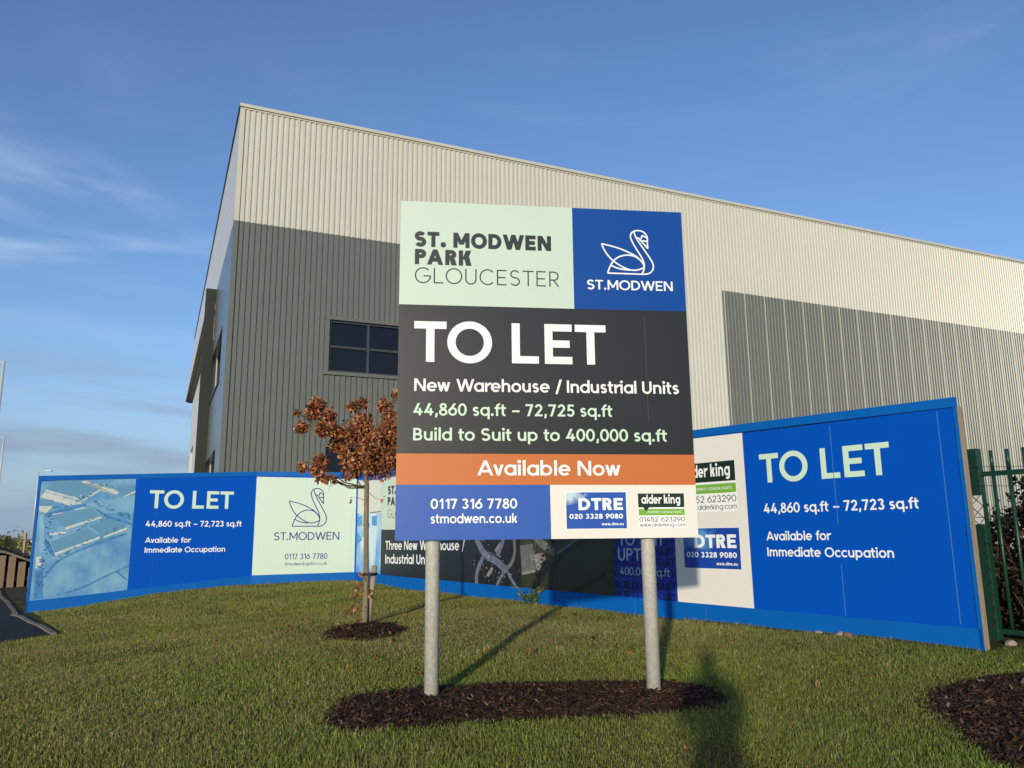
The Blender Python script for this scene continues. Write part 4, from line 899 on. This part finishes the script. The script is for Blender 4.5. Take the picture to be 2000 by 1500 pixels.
for i, (s_, o_, h, lab) in enumerate(((.0, 2.2, .6, 'low yellow green shrub above the timber wall, nearest the hoarding'), (1.0, 2.6, .65, 'middle yellow green shrub above the timber wall'), (2.0, 2.4, .55, 'yellow green shrub above the timber wall at the left edge'))):
    q = A_ + d * s_ + n * o_; x, y = q; zb = rise(s_) + .66
    sp = [(x + g.normal() * .28, y + g.normal() * .3, zb + .12 + g.random() * h * .75, .17, 60) for _ in range(10)]
    sh = thing('shrub', (x, y, zb), label=lab, cat='shrub', group='shrubs above the timber wall'); mb = MB()
    for q in sp: mb.tube([(x + g.normal() * .06, y, zb - .1), (q[0], q[1], q[2])], [.010, .004], 5)
    link('stem', mb, M_TWIG, sh); leaf_cloud('foliage', sp, .085, YC, M_PLANT, sh, 40 + i, -.6)
for i, (x, y, lab) in enumerate(((-15.9, 26.0, 'thin timber stake among the shrubs, left of the pair'), (-15.5, 26.2, 'thin timber stake among the shrubs, nearer the hoarding'))):
    mb = MB(); mb.box((x - .03, y - .03, .5), (x + .03, y + .03, 1.72)); setprops(link('timber_stake', mb, M_TIMBER), lab, 'stake', 'stakes among the shrubs')
rail = thing('rail_fence', (-40, 60, 0), label='low dark rail fence far behind the shrubs on the left', cat='fence')
for z_ in (1.16, .71): mb = MB(); mb.tube([(-60, 62, z_), (-30, 58, z_)], .055, 6); link('rail', mb, M_RAIL, rail)
for k in range(13): x = -60 + k * 2.5; mb = MB(); mb.tube([(x, 62 - k / 12 * 4, 0), (x, 62 - k / 12 * 4, 1.2)], .06, 6); link('rail_post', mb, M_RAIL, rail)

# ------------------------------------------------------------------ lamp columns on the far road
def lamp(x, y, h, ang, lab):
    t = thing('street_lamp', (x, y, 0), label=lab, cat='street lamp', group='street lamps along the far road')
    mb = MB(); mb.tube([(x, y, 0), (x, y, 1.4)], .105, 12); mb.tube([(x, y, 1.4), (x, y, h)], [.075, .05], 12); link('column', mb, M_LAMP, t, smooth=True)
    dx, dy = math.cos(ang), math.sin(ang); mb = MB(); mb.tube([(x, y, h - .05), (x + dx * .7, y + dy * .7, h + .0)], .028, 8); link('arm', mb, M_LAMP, t)
    mb = MB(); c = Vector((x + dx * .95, y + dy * .95, h)); ux = Vector((dx, dy, 0)); uy = Vector((-dy, dx, 0)); P = [c - ux * .3 - uy * .1, c + ux * .3 - uy * .14, c + ux * .3 + uy * .14, c - ux * .3 + uy * .1]
    mb.hexa([(*p.xy, h - .03) for p in P], [(*p.xy, h + .05) for p in P]); link('lantern', mb, M_LAMP, t)
lamp(-18.8, 28.32, 8.0, math.pi, 'pale lamp column cut by the left edge of the view, the nearest and tallest looking')
lamp(-32.67, 50.07, 8.0, math.pi, 'pale lamp column at the left edge, the middle one of three')
lamp(-45.9, 76.09, 8.0, 0.0, 'pale lamp column right behind the left end of the blue hoarding, arm to the right')

# ------------------------------------------------------------------ far winter tree line
g = np.random.default_rng(9); V = []; Fc = []; C = []
for k in range(800):
    ang = R(g.uniform(-62, 50)); r = g.uniform(150, 230); x, y = r * math.sin(ang), r * math.cos(ang); h = g.uniform(1.6, 3.4) * (1.25 if g.random() < .08 else 1); w = g.uniform(2, 4.5)
    for _ in range(40):
        q = np.array((x + g.normal() * w * .5, y + g.normal() * w * .4, abs(g.normal()) * h * .42)); s_ = g.uniform(.15, .5); a_ = g.normal(size=3); a_ /= np.linalg.norm(a_); b_ = np.cross(a_, g.normal(size=3)); b_ /= np.linalg.norm(b_); o = len(V)
        V += [tuple(q - a_ * s_), tuple(q + b_ * s_ * .5), tuple(q + a_ * s_)]; Fc.append((o, o + 1, o + 2)); C += [np.array((.075, .062, .045)) * g.uniform(.5, 1.5)] * 3
mb = MB(); mb.v = V; mb.f = Fc; mb.m = [0] * len(Fc); o = link('far_wood', mb, M_FAR, kind='stuff'); set_colors(o, np.array(C))
# one bare tall tree behind the left hoarding end
bt = thing('bare_tree', (-46, 80, 0), label='thin bare tree far off beside the third lamp column on the left', cat='tree'); g = np.random.default_rng(12)
tr_, cr = MB(), MB(); tr_.tube([(-47.2, 80, 0), (-47, 80, 3.5), (-46.4, 80, 7)], [.12, .08, .03], 6)
for k in range(60):
    z0 = g.uniform(2, 6.6); p0 = Vector((-47 + .1 * z0 - .3, 80, z0)); d_ = Vector((g.normal() * .5, g.normal() * .5, 1.0)).normalized(); L = g.uniform(.7, 2.0); cr.tube([p0, p0 + d_ * L * .5 + Vector((g.normal() * .1, 0, 0)), p0 + d_ * L], [.02, .012, .004], 4)
link('trunk', tr_, M_TWIG, bt); link('crown', cr, M_TWIG, bt)

# ------------------------------------------------------------------ green railing and brambles beyond the right end of the hoarding
fx, fy = 4.99, 8.48; fd = Vector((.52, -.854)).normalized()
fen = thing('green_railing', (fx, fy, gz(fx, fy)), label='green steel bar railing beyond the right end of the hoarding', cat='railing')
fp = lambda t, z, o=0.0: (fx + fd.x * t - fd.y * o, fy + fd.y * t + fd.x * o, z)
zb = gz(fx, fy)
mb = MB()
for a_ in (0,): mb.box((-.05, -.05, zb - .2), (.05, .05, 2.36), 0, lambda u, o, z: fp(u, z, o))
pst = link('post', mb, M_FGREEN, fen, bevel=.006)
mb = MB(); mb.box((-.058, -.055, 1.56), (.052, -.0525, 1.86), 0, lambda u, o, z: fp(u, z, o)); link('plate', mb, M_PLATE, pst)
mb = MB()                                                    # chain-link remnant wired to the post
for k in range(14):
    z = .45 + k * .13
    for sg in (1, -1): mb.tube([fp(-.065 if sg > 0 else .06, z, -.060), fp(.06 if sg > 0 else -.065, z + .13, -.060)], .0035, 5)
for z in (1.35, 1.62, 1.95, 2.15): mb.tube([fp(-.08, z, -.064), fp(.0, z + .015, -.07), fp(.7, z - .03, -.05)], .0028, 5)
link('wire_mesh', mb, M_WIRE, pst)
for z_ in (2.06, zb + .07): mb = MB(); mb.box((.05, -.02, z_), (3.2, .02, z_ + .05), 0, lambda u, o, z: fp(u, z, o)); link('rail', mb, M_FGREEN, fen)
mb = MB(); mb.box((3.15, -.05, 0), (3.25, .05, 2.36), 0, lambda u, o, z: fp(u, z, o)); link('post', mb, M_FGREEN, fen)
for k in range(18):
    t = .17 + k * .165; mb = MB(); mb.tube([fp(t, zb + .12, 0), fp(t, 2.06, 0)], .019, 8); mb.tube([fp(t, 2.11, 0), fp(t, 2.33, 0)], .019, 8); link('bar', mb, M_FGREEN, fen, smooth=True)
bush = thing('bramble_thicket', (6.6, 9.6, .3), label='dark tangled bramble thicket behind the green railing', cat='bush')
g = np.random.default_rng(31); sp = []; mb = MB()
for k in range(200):
    t = g.uniform(-1.3, 2.6); o_ = g.uniform(.35, 2.2); x, y = fx + fd.x * t - fd.y * o_ , fy + fd.y * t + fd.x * o_; top = min(2.3, 1.55 + .3 * t + g.normal() * .3)
    pts = [Vector((x, y, .25))]; dirv = Vector((g.normal() * .25, g.normal() * .25, 1))
    for q in range(5):
        nx = pts[-1] + dirv * (top / 5); o2 = (nx.x - fx) * -fd.y + (nx.y - fy) * fd.x; t2 = (nx.x - fx) * fd.x + (nx.y - fy) * fd.y
        if o2 < .25: nx += Vector((-fd.y, fd.x, 0)) * (.25 - o2)
        h2 = (nx.x + 3.55) * .788 + (nx.y - 18.05) * .616
        if h2 < .35: nx += Vector((.788, .616, 0)) * (.35 - h2)
        pts.append(nx); dirv += Vector((g.normal() * .2, g.normal() * .2, -.22))
    mb.tube(pts, [.008, .007, .006, .005, .004, .002], 5)
    for q in pts[1:]: sp.append((q.x, q.y, q.z, .22, 8))
for k in range(90):
    p0 = Vector(fp(g.uniform(-.05, 3), g.uniform(.3, 1.9), g.uniform(.1, .5))); d_ = Vector((g.normal(), g.normal() * .4, g.normal() * .9 + .3)).normalized(); mb.tube([p0, p0 + d_ * .25 + Vector((0, 0, .05)), p0 + d_ * .6], [.0035, .003, .0015], 4)
link('stem', mb, mat('dead bramble stem', (.085, .06, .035), rough=.8, var=.4, vscale=3), bush)
leaf_cloud('foliage', sp, .085, [srgb('3a3020'), srgb('2d3318'), srgb('4a3a26'), srgb('38401e'), srgb('5a4830'), srgb('241c12')], M_PLANT, bush, 32, .3)
gd = np.random.default_rng(35); dl = []
for _ in range(330):
    t, o_, z = gd.uniform(-1.3, 3.0), gd.uniform(.45, 1.9), gd.uniform(.25, 2.2)
    if z > 1.75 + .22 * math.sin(2.3 * t + 1) + .1 * o_: continue
    q = fp(t, z, o_)
    if (q[0] + 3.55) * .788 + (q[1] - 18.05) * .616 < .4: continue
    dl.append((q[0], q[1], q[2], .24, 34))
leaf_cloud('dead_leaves', dl, .085, [srgb('3a2d20'), srgb('2d2418'), srgb('463828'), srgb('30301a'), srgb('54442f')], M_PLANT, bush, 33, .4)
# bare hedge branches against the warehouse wall at the right edge
ht = thing('bare_hedge_tree', (9.5, 12.5, .2), label='bare thin hedge tree against the warehouse wall at the right edge', cat='tree'); g = np.random.default_rng(14); tr_, cr = MB(), MB()
tr_.tube([(9.3, 12.3, 0), (9.2, 12.2, 1.6), (8.9, 12.1, 3.3)], [.05, .035, .012], 6)
for k in range(46):
    z0 = g.uniform(.9, 3.2); p0 = Vector((9.25 - .1 * z0, 12.2, z0)); d_ = Vector((g.normal() * .8 - .25, g.normal() * .5, .55 + g.random() * .5)).normalized(); L = g.uniform(.5, 1.3)
    cr.tube([p0, p0 + d_ * L * .5 + Vector((0, 0, .06)), p0 + d_ * L], [.008, .006, .002], 4)
link('trunk', tr_, M_TWIG, ht); link('crown', cr, M_TWIG, ht)

# ------------------------------------------------------------------ stones, weeds
def stone(x, y, r, lab, grp=None, seed=0, m=None, z=None):
    g = np.random.default_rng(seed); bm = bmesh.new(); bmesh.ops.create_icosphere(bm, subdivisions=3, radius=1)
    for v in bm.verts:
        k = 1 + .28 * mnoise.noise(v.co * 1.3 + Vector((seed * 3.1, 0, 0))) + .08 * mnoise.noise(v.co * 4)
        v.co = Vector((v.co.x * r * k * 1.25, v.co.y * r * k, v.co.z * r * k * .75)); v.co.rotate(Matrix.Rotation(seed * 1.3, 3, 'Z'))
        v.co += Vector((x, y, (gz(x, y) if z is None else z) + r * .25))
    me = bpy.data.meshes.new('stone'); bm.to_mesh(me); bm.free(); me.materials.append(m or M_STONE); me.polygons.foreach_set('use_smooth', [True] * len(me.polygons))
    o = bpy.data.objects.new('stone', me); COL.objects.link(o); return setprops(o, lab, 'stone', grp)
stone(4.02, 6.42, .07, 'tan stone on the back edge of the right mulch bed', seed=2, m=mat('tan stone', (.26, .19, .13), rough=.9, var=.3, vscale=14, bump=.4, bscale=25), z=gz(4.02, 6.42) + .01)
for i, (u, off, r, lab) in enumerate(((11.62, .10, .045, 'small pale pebble at the hoarding foot under the writing'), (11.72, .14, .05, 'brown pebble next to the pale one at the hoarding foot'), (11.35, .09, .035, 'flat grey pebble left of the pair at the hoarding foot'))):
    x, y, _ = H3(u, 0, off); stone(x, y, r, lab, 'pebbles along the hoarding foot', 5 + i, M_STONE if i != 1 else mat('brown stone', (.20, .12, .07), rough=.9, var=.2))
for i, (x, y, r, lab) in enumerate(((4.93, 8.15, .05, 'pale rubble lump at the foot of the wooden end batten'), (5.12, 8.05, .04, 'small rubble lump below the green railing post'), (5.28, 7.85, .045, 'rubble lump furthest right below the green railing'))): stone(x, y, r, lab, 'rubble below the railing', 15 + i)
gs_ = np.random.default_rng(44); us = np.arange(8.6, 13.0, .12); strip = [H3(u, 0, .015)[:2] for u in us] + [H3(u, 0, .05 + .10 * gs_.random() * (u - 8) / 4)[:2] for u in us[::-1]]
ground_sheet('soil_strip', strip, mat('pale dry soil', (.13, .085, .05), rough=.95, var=.5, vscale=14, bump=.6, bscale=40), .010, step=.4)
weed = thing('weed', (.30, 12.9, gz(.3, 12.9)), label='tall green weed growing against the hoarding foot between the posts', cat='weed')
zz = gz(.3, 12.9); g = np.random.default_rng(8); mb = MB(); sp = []
for k in range(14):
    top = Vector((.30 + g.normal() * .09, 12.88 + g.normal() * .05, zz + g.uniform(.08, .27))); mb.tube([(.30 + g.normal() * .02, 12.9, zz - .02), top], [.004, .002], 5); sp.append((top.x, top.y, top.z - .03, .05, 9))
link('stem', mb, M_PLANT, weed); set_colors(weed.children[0], np.array([[.10, .13, .03]] * len(weed.children[0].data.vertices))); leaf_cloud('foliage', sp, .055, [srgb('66783a'), srgb('7d8648'), srgb('596836')], M_PLANT, weed, 77, -.5)

# ------------------------------------------------------------------ the lawn
def make_grass(N):
    g = np.random.default_rng(99)
    rs = np.linspace(3.2, 19.5, 400); pdf = rs * np.where(rs < 6, 1, (6 / rs) ** 1.25); cdf = np.cumsum(pdf); cdf /= cdf[-1]
    r = np.interp(g.random(N), cdf, rs); an = np.radians(g.uniform(-43, 43, N)); x, y = r * np.sin(an), r * np.cos(an)
    lawn = [(-9.30, 15.70), (-5.71, 17.50), (-3.56, 18.0), (4.47, 7.74), (5.1, 8.3), (7.5, 6), (6, 2), (0, 1.5), (-7, 1.5), (-10.8, 4.6), (-7.9, 9.55), (-7.0, 11.15), (-6.70, 12.0)]
    keep = inside(lawn, x, y)
    for P, lim in ((SB, .03), (RB, .03), (TB, .03)):
        dd = edge_dist(P, x, y) * np.where(inside(P, x, y), 1, -1); keep &= dd < lim + g.normal(size=N) * .015
    keep &= ~((edge_dist([(5.05, 8.3), (6.3, 6.2)], x, y) < .45) & (x > 4.55) & (g.random(N) < .8))
    d3 = (x + 3.55) * .788 + (y - 18.05) * .616; keep &= ~((d3 > -.16) & (x > 1.5) & (g.random(N) < .55))
    x, y, r = x[keep], y[keep], r[keep]; n = len(x); z = ground_z(x, y)
    def fbm(s, ox):
        v = np.zeros(n)
        q = np.random.default_rng(int(ox * 10) + 5)
        for o in range(5):
            a1, a2 = q.uniform(0, 6.28, 2); k = s * 1.9 ** o; ph = q.uniform(0, 6.28, 4)
            v += (np.sin(k * (x * math.cos(a1) + y * math.sin(a1)) + ph[0] + 1.3 * np.sin(k * .6 * (x * math.cos(a2) - y * math.sin(a2)) + ph[1])) * np.sin(k * .83 * (x * math.cos(a2) + y * math.sin(a2)) + ph[2])) / 1.6 ** o
        return v / 1.6
    f1, f2, f3, f4 = fbm(.9, 1), fbm(2.3, 2), fbm(5.0, 3), fbm(1.5, 4)
    thin = np.clip(.5 + .55 * f2 + .45 * f3, 0, 1); kk = g.random(n) < .62 + .42 * thin
    x, y, r, z, f1, f2, f3, f4 = (q_[kk] for q_ in (x, y, r, z, f1, f2, f3, f4)); n = len(x)
    # straw patches round the sapling and across the middle, fresh green to the right and front
    mid = np.exp(-((x + .3) ** 2 / 14 + (y - 10.4) ** 2 / 7.0))
    straw = np.clip(.05 + .80 * mid + .30 * f1 + .32 * f2 + .15 * f3, .02, .92)
    green = np.clip(.42 + .60 * f4 + .30 * f3 + .34 * np.clip((x - .5) / 3, -1, 1), 0, 1)
    tuft = np.clip(f2 * .9 + f3 * .8, -1, 1.2)
    h = np.clip(.017 + .006 * tuft + .006 * (x > 1.5) + g.gamma(2.0, .0052, n) * (1 + .5 * (tuft > .5)), .006, .075)
    w = (.0009 + .00026 * r) * g.uniform(.7, 1.4, n)
    az = g.uniform(0, 6.283, n); lean = np.clip(np.abs(g.normal(.65, .40, n)), .05, 1.40)
    isst = g.random(n) < straw * .7; lean[isst] = np.clip(lean[isst] + .25, 0, 1.45)
    tx, ty = np.cos(az), np.sin(az); fa = az + g.normal(0, 1.0, n); sx, sy = -np.sin(fa), np.cos(fa)
    hm = .55 * h
    mx, my, mz = x + tx * np.sin(lean * .6) * hm, y + ty * np.sin(lean * .6) * hm, z + np.cos(lean * .6) * hm
    ex, ey, ez = mx + tx * np.sin(lean * 1.3) * h * .5, my + ty * np.sin(lean * 1.3) * h * .5, mz + np.cos(lean * 1.3) * h * .5
    cg = 2.9 * np.array([(.078, .092, .015), (.110, .120, .024), (.052, .070, .011), (.130, .132, .036)]); cs = 1.85 * np.array([(.24, .185, .08), (.185, .145, .062), (.30, .24, .12), (.15, .112, .048)])
    dry = np.array([.295, .275, .070]); lush = np.array([.150, .235, .034])
    col = dry * (1 - green[:, None]) + lush * green[:, None]; pick = g.integers(0, 4, n); col = .6 * col + .4 * cg[pick]
    col[isst] = cs[pick[isst]]; col *= g.uniform(.62, 1.35, n)[:, None] * (1 + .16 * np.clip(f4 * .8 + f3 * .6, -1.2, 1.2))[:, None]
    near = r < 8.5; na, nb = int(near.sum()), int((~near).sum())
    va = np.empty((na, 5, 3), np.float32); k = near
    va[:, 0] = np.c_[x - sx * w, y - sy * w, z - .006][k]; va[:, 1] = np.c_[x + sx * w, y + sy * w, z - .006][k]
    va[:, 2] = np.c_[mx + sx * w * .8, my + sy * w * .8, mz][k]; va[:, 3] = np.c_[mx - sx * w * .8, my - sy * w * .8, mz][k]; va[:, 4] = np.c_[ex, ey, ez][k]
    vb = np.empty((nb, 3, 3), np.float32); k = ~near
    vb[:, 0] = np.c_[x - sx * w, y - sy * w, z - .006][k]; vb[:, 1] = np.c_[x + sx * w, y + sy * w, z - .006][k]; vb[:, 2] = np.c_[ex, ey, ez][k]
    me = bpy.data.meshes.new('grass'); me.vertices.add(na * 5 + nb * 3); me.vertices.foreach_set('co', np.concatenate([va.reshape(-1, 3), vb.reshape(-1, 3)]).ravel())
    la = ((np.arange(na) * 5)[:, None] + np.array([0, 1, 2, 3, 3, 2, 4])).ravel(); lb = (na * 5 + (np.arange(nb) * 3)[:, None] + np.array([0, 1, 2])).ravel()
    me.loops.add(na * 7 + nb * 3); me.loops.foreach_set('vertex_index', np.concatenate([la, lb]).astype(np.int32))
    me.polygons.add(na * 2 + nb); me.polygons.foreach_set('loop_start', np.concatenate([np.stack([np.arange(na) * 7, np.arange(na) * 7 + 4], 1).ravel(), na * 7 + np.arange(nb) * 3]).astype(np.int32))
    me.polygons.foreach_set('loop_total', np.concatenate([np.tile([4, 3], na), np.full(nb, 3)]).astype(np.int32)); me.update(calc_edges=True)
    me.materials.append(M_GRASS); o = bpy.data.objects.new('grass', me); COL.objects.link(o); o['kind'] = 'stuff'
    set_colors(o, np.concatenate([np.repeat(col[near], 5, axis=0), np.repeat(col[~near], 3, axis=0)])); return n
make_grass(1450000)
gl = np.random.default_rng(55); fl = []
for _ in range(70):
    q = (TX + gl.normal() * 1.3, TY + gl.normal() * 1.1); fl.append((q[0], q[1], gz(*q) + .025, .01, 1))
for _ in range(26):
    q = (gl.uniform(-3, 3.6), gl.uniform(4.6, 9)); fl.append((q[0], q[1], gz(*q) + .03, .01, 1))
leaf_cloud('fallen_leaves', fl, .06, LC, M_LEAF, None, 61, .2, kind='stuff')

# ------------------------------------------------------------------ the photographer, whose shadow falls across the lawn on the right
def skinned(name, verts, edges, radii, m, parent=None, lv=2, root=0):
    me = bpy.data.meshes.new(name); me.from_pydata(verts, edges, []); o = bpy.data.objects.new(name, me); COL.objects.link(o)
    md = o.modifiers.new('skin', 'SKIN'); md.use_smooth_shade = True
    for i, r_ in enumerate(radii):
        sv = me.skin_vertices[0].data[i]; sv.radius = (r_, r_) if not isinstance(r_, tuple) else r_; sv.use_root = (i == root)
    ss = o.modifiers.new('subdivision', 'SUBSURF'); ss.levels = lv; ss.render_levels = lv
    me.materials.append(m)
    if parent is not None: o.parent = parent; o.matrix_parent_inverse = Matrix.Translation(-parent_loc(parent))
    return o
px_, py_ = -.02, -.42; gz0 = gz(px_, py_)
per = thing('person', (px_, py_, gz0), label='person in dark clothes standing on the lawn and holding both hands up at eye height', cat='person')
V = [(0, 0, .95), (0, 0, 1.12), (0, .02, 1.33), (0, .02, 1.46), (0, .03, 1.55), (0, .05, 1.66), (0, .03, 1.76),
     (.19, .0, 1.43), (.20, .12, 1.18), (.10, .30, 1.42), (-.19, .0, 1.43), (-.20, .12, 1.18), (-.10, .30, 1.42),
     (.10, 0, .88), (.12, .03, .50), (.13, .0, .09), (.14, .14, .04), (-.10, 0, .88), (-.12, .03, .50), (-.13, 0, .09), (-.14, .14, .04)]
E_ = [(0, 1), (1, 2), (2, 3), (3, 4), (4, 5), (5, 6), (3, 7), (7, 8), (8, 9), (3, 10), (10, 11), (11, 12), (0, 13), (13, 14), (14, 15), (15, 16), (0, 17), (17, 18), (18, 19), (19, 20)]
RAD = [(.16, .12), (.15, .11), (.18, .12), (.10, .09), .055, (.085, .10), (.07, .08), .065, .05, .033, .065, .05, .033, .095, .065, .045, .04, .095, .065, .045, .04]
skinned('body', [(px_ + x, py_ + y, gz0 + z) for x, y, z in V], E_, RAD, M_CLOTH, per)
for sg in (1, -1):
    hv = [(.10, .30, 1.42), (.085, .36, 1.455)]; he = [(0, 1)]; hr = [.026, (.036, .018)]
    for k in range(4):
        b = len(hv); L_ = (.058, .066, .062, .048)[k]; hv += [(.085 - .005 * k, .372 + .004 * k, 1.49 - .018 * k), (.062, .385, 1.493 - .018 * k), (.062 - L_ * .7, .378, 1.492 - .018 * k)]; he += [(1, b), (b, b + 1), (b + 1, b + 2)]; hr += [.010, .009, .008]
    b = len(hv); hv += [(.075, .335, 1.47), (.05, .335, 1.488)]; he += [(1, b), (b, b + 1)]; hr += [.011, .009]
    skinned('hand', [(px_ + sg * x, py_ + y - .06, gz0 + z - .04) for x, y, z in hv], he, hr, M_SKIN, per)

for i, (qx, qy, h, lab) in enumerate(((-1.95, 4.72, 1.5, 'slim wooden post standing on the lawn behind the photographer, left of the pair'), (-1.40, 4.72, 1.42, 'slim wooden post standing on the lawn behind the photographer, nearer of the pair'))):
    L = h / math.tan(R(SUN_EL)); x, y = qx + math.sin(R(SUN_AZ)) * L, qy + math.cos(R(SUN_AZ)) * L; mb = MB(); zb = gz(x, y); mb.tube([(x, y, zb - .2), (x, y, zb + h + .15), (x, y, zb + h + .19)], [.04, .04, .03], 14)
    setprops(link('timber_post', mb, M_TIMBER, smooth=True), lab, 'post', 'posts behind the photographer')
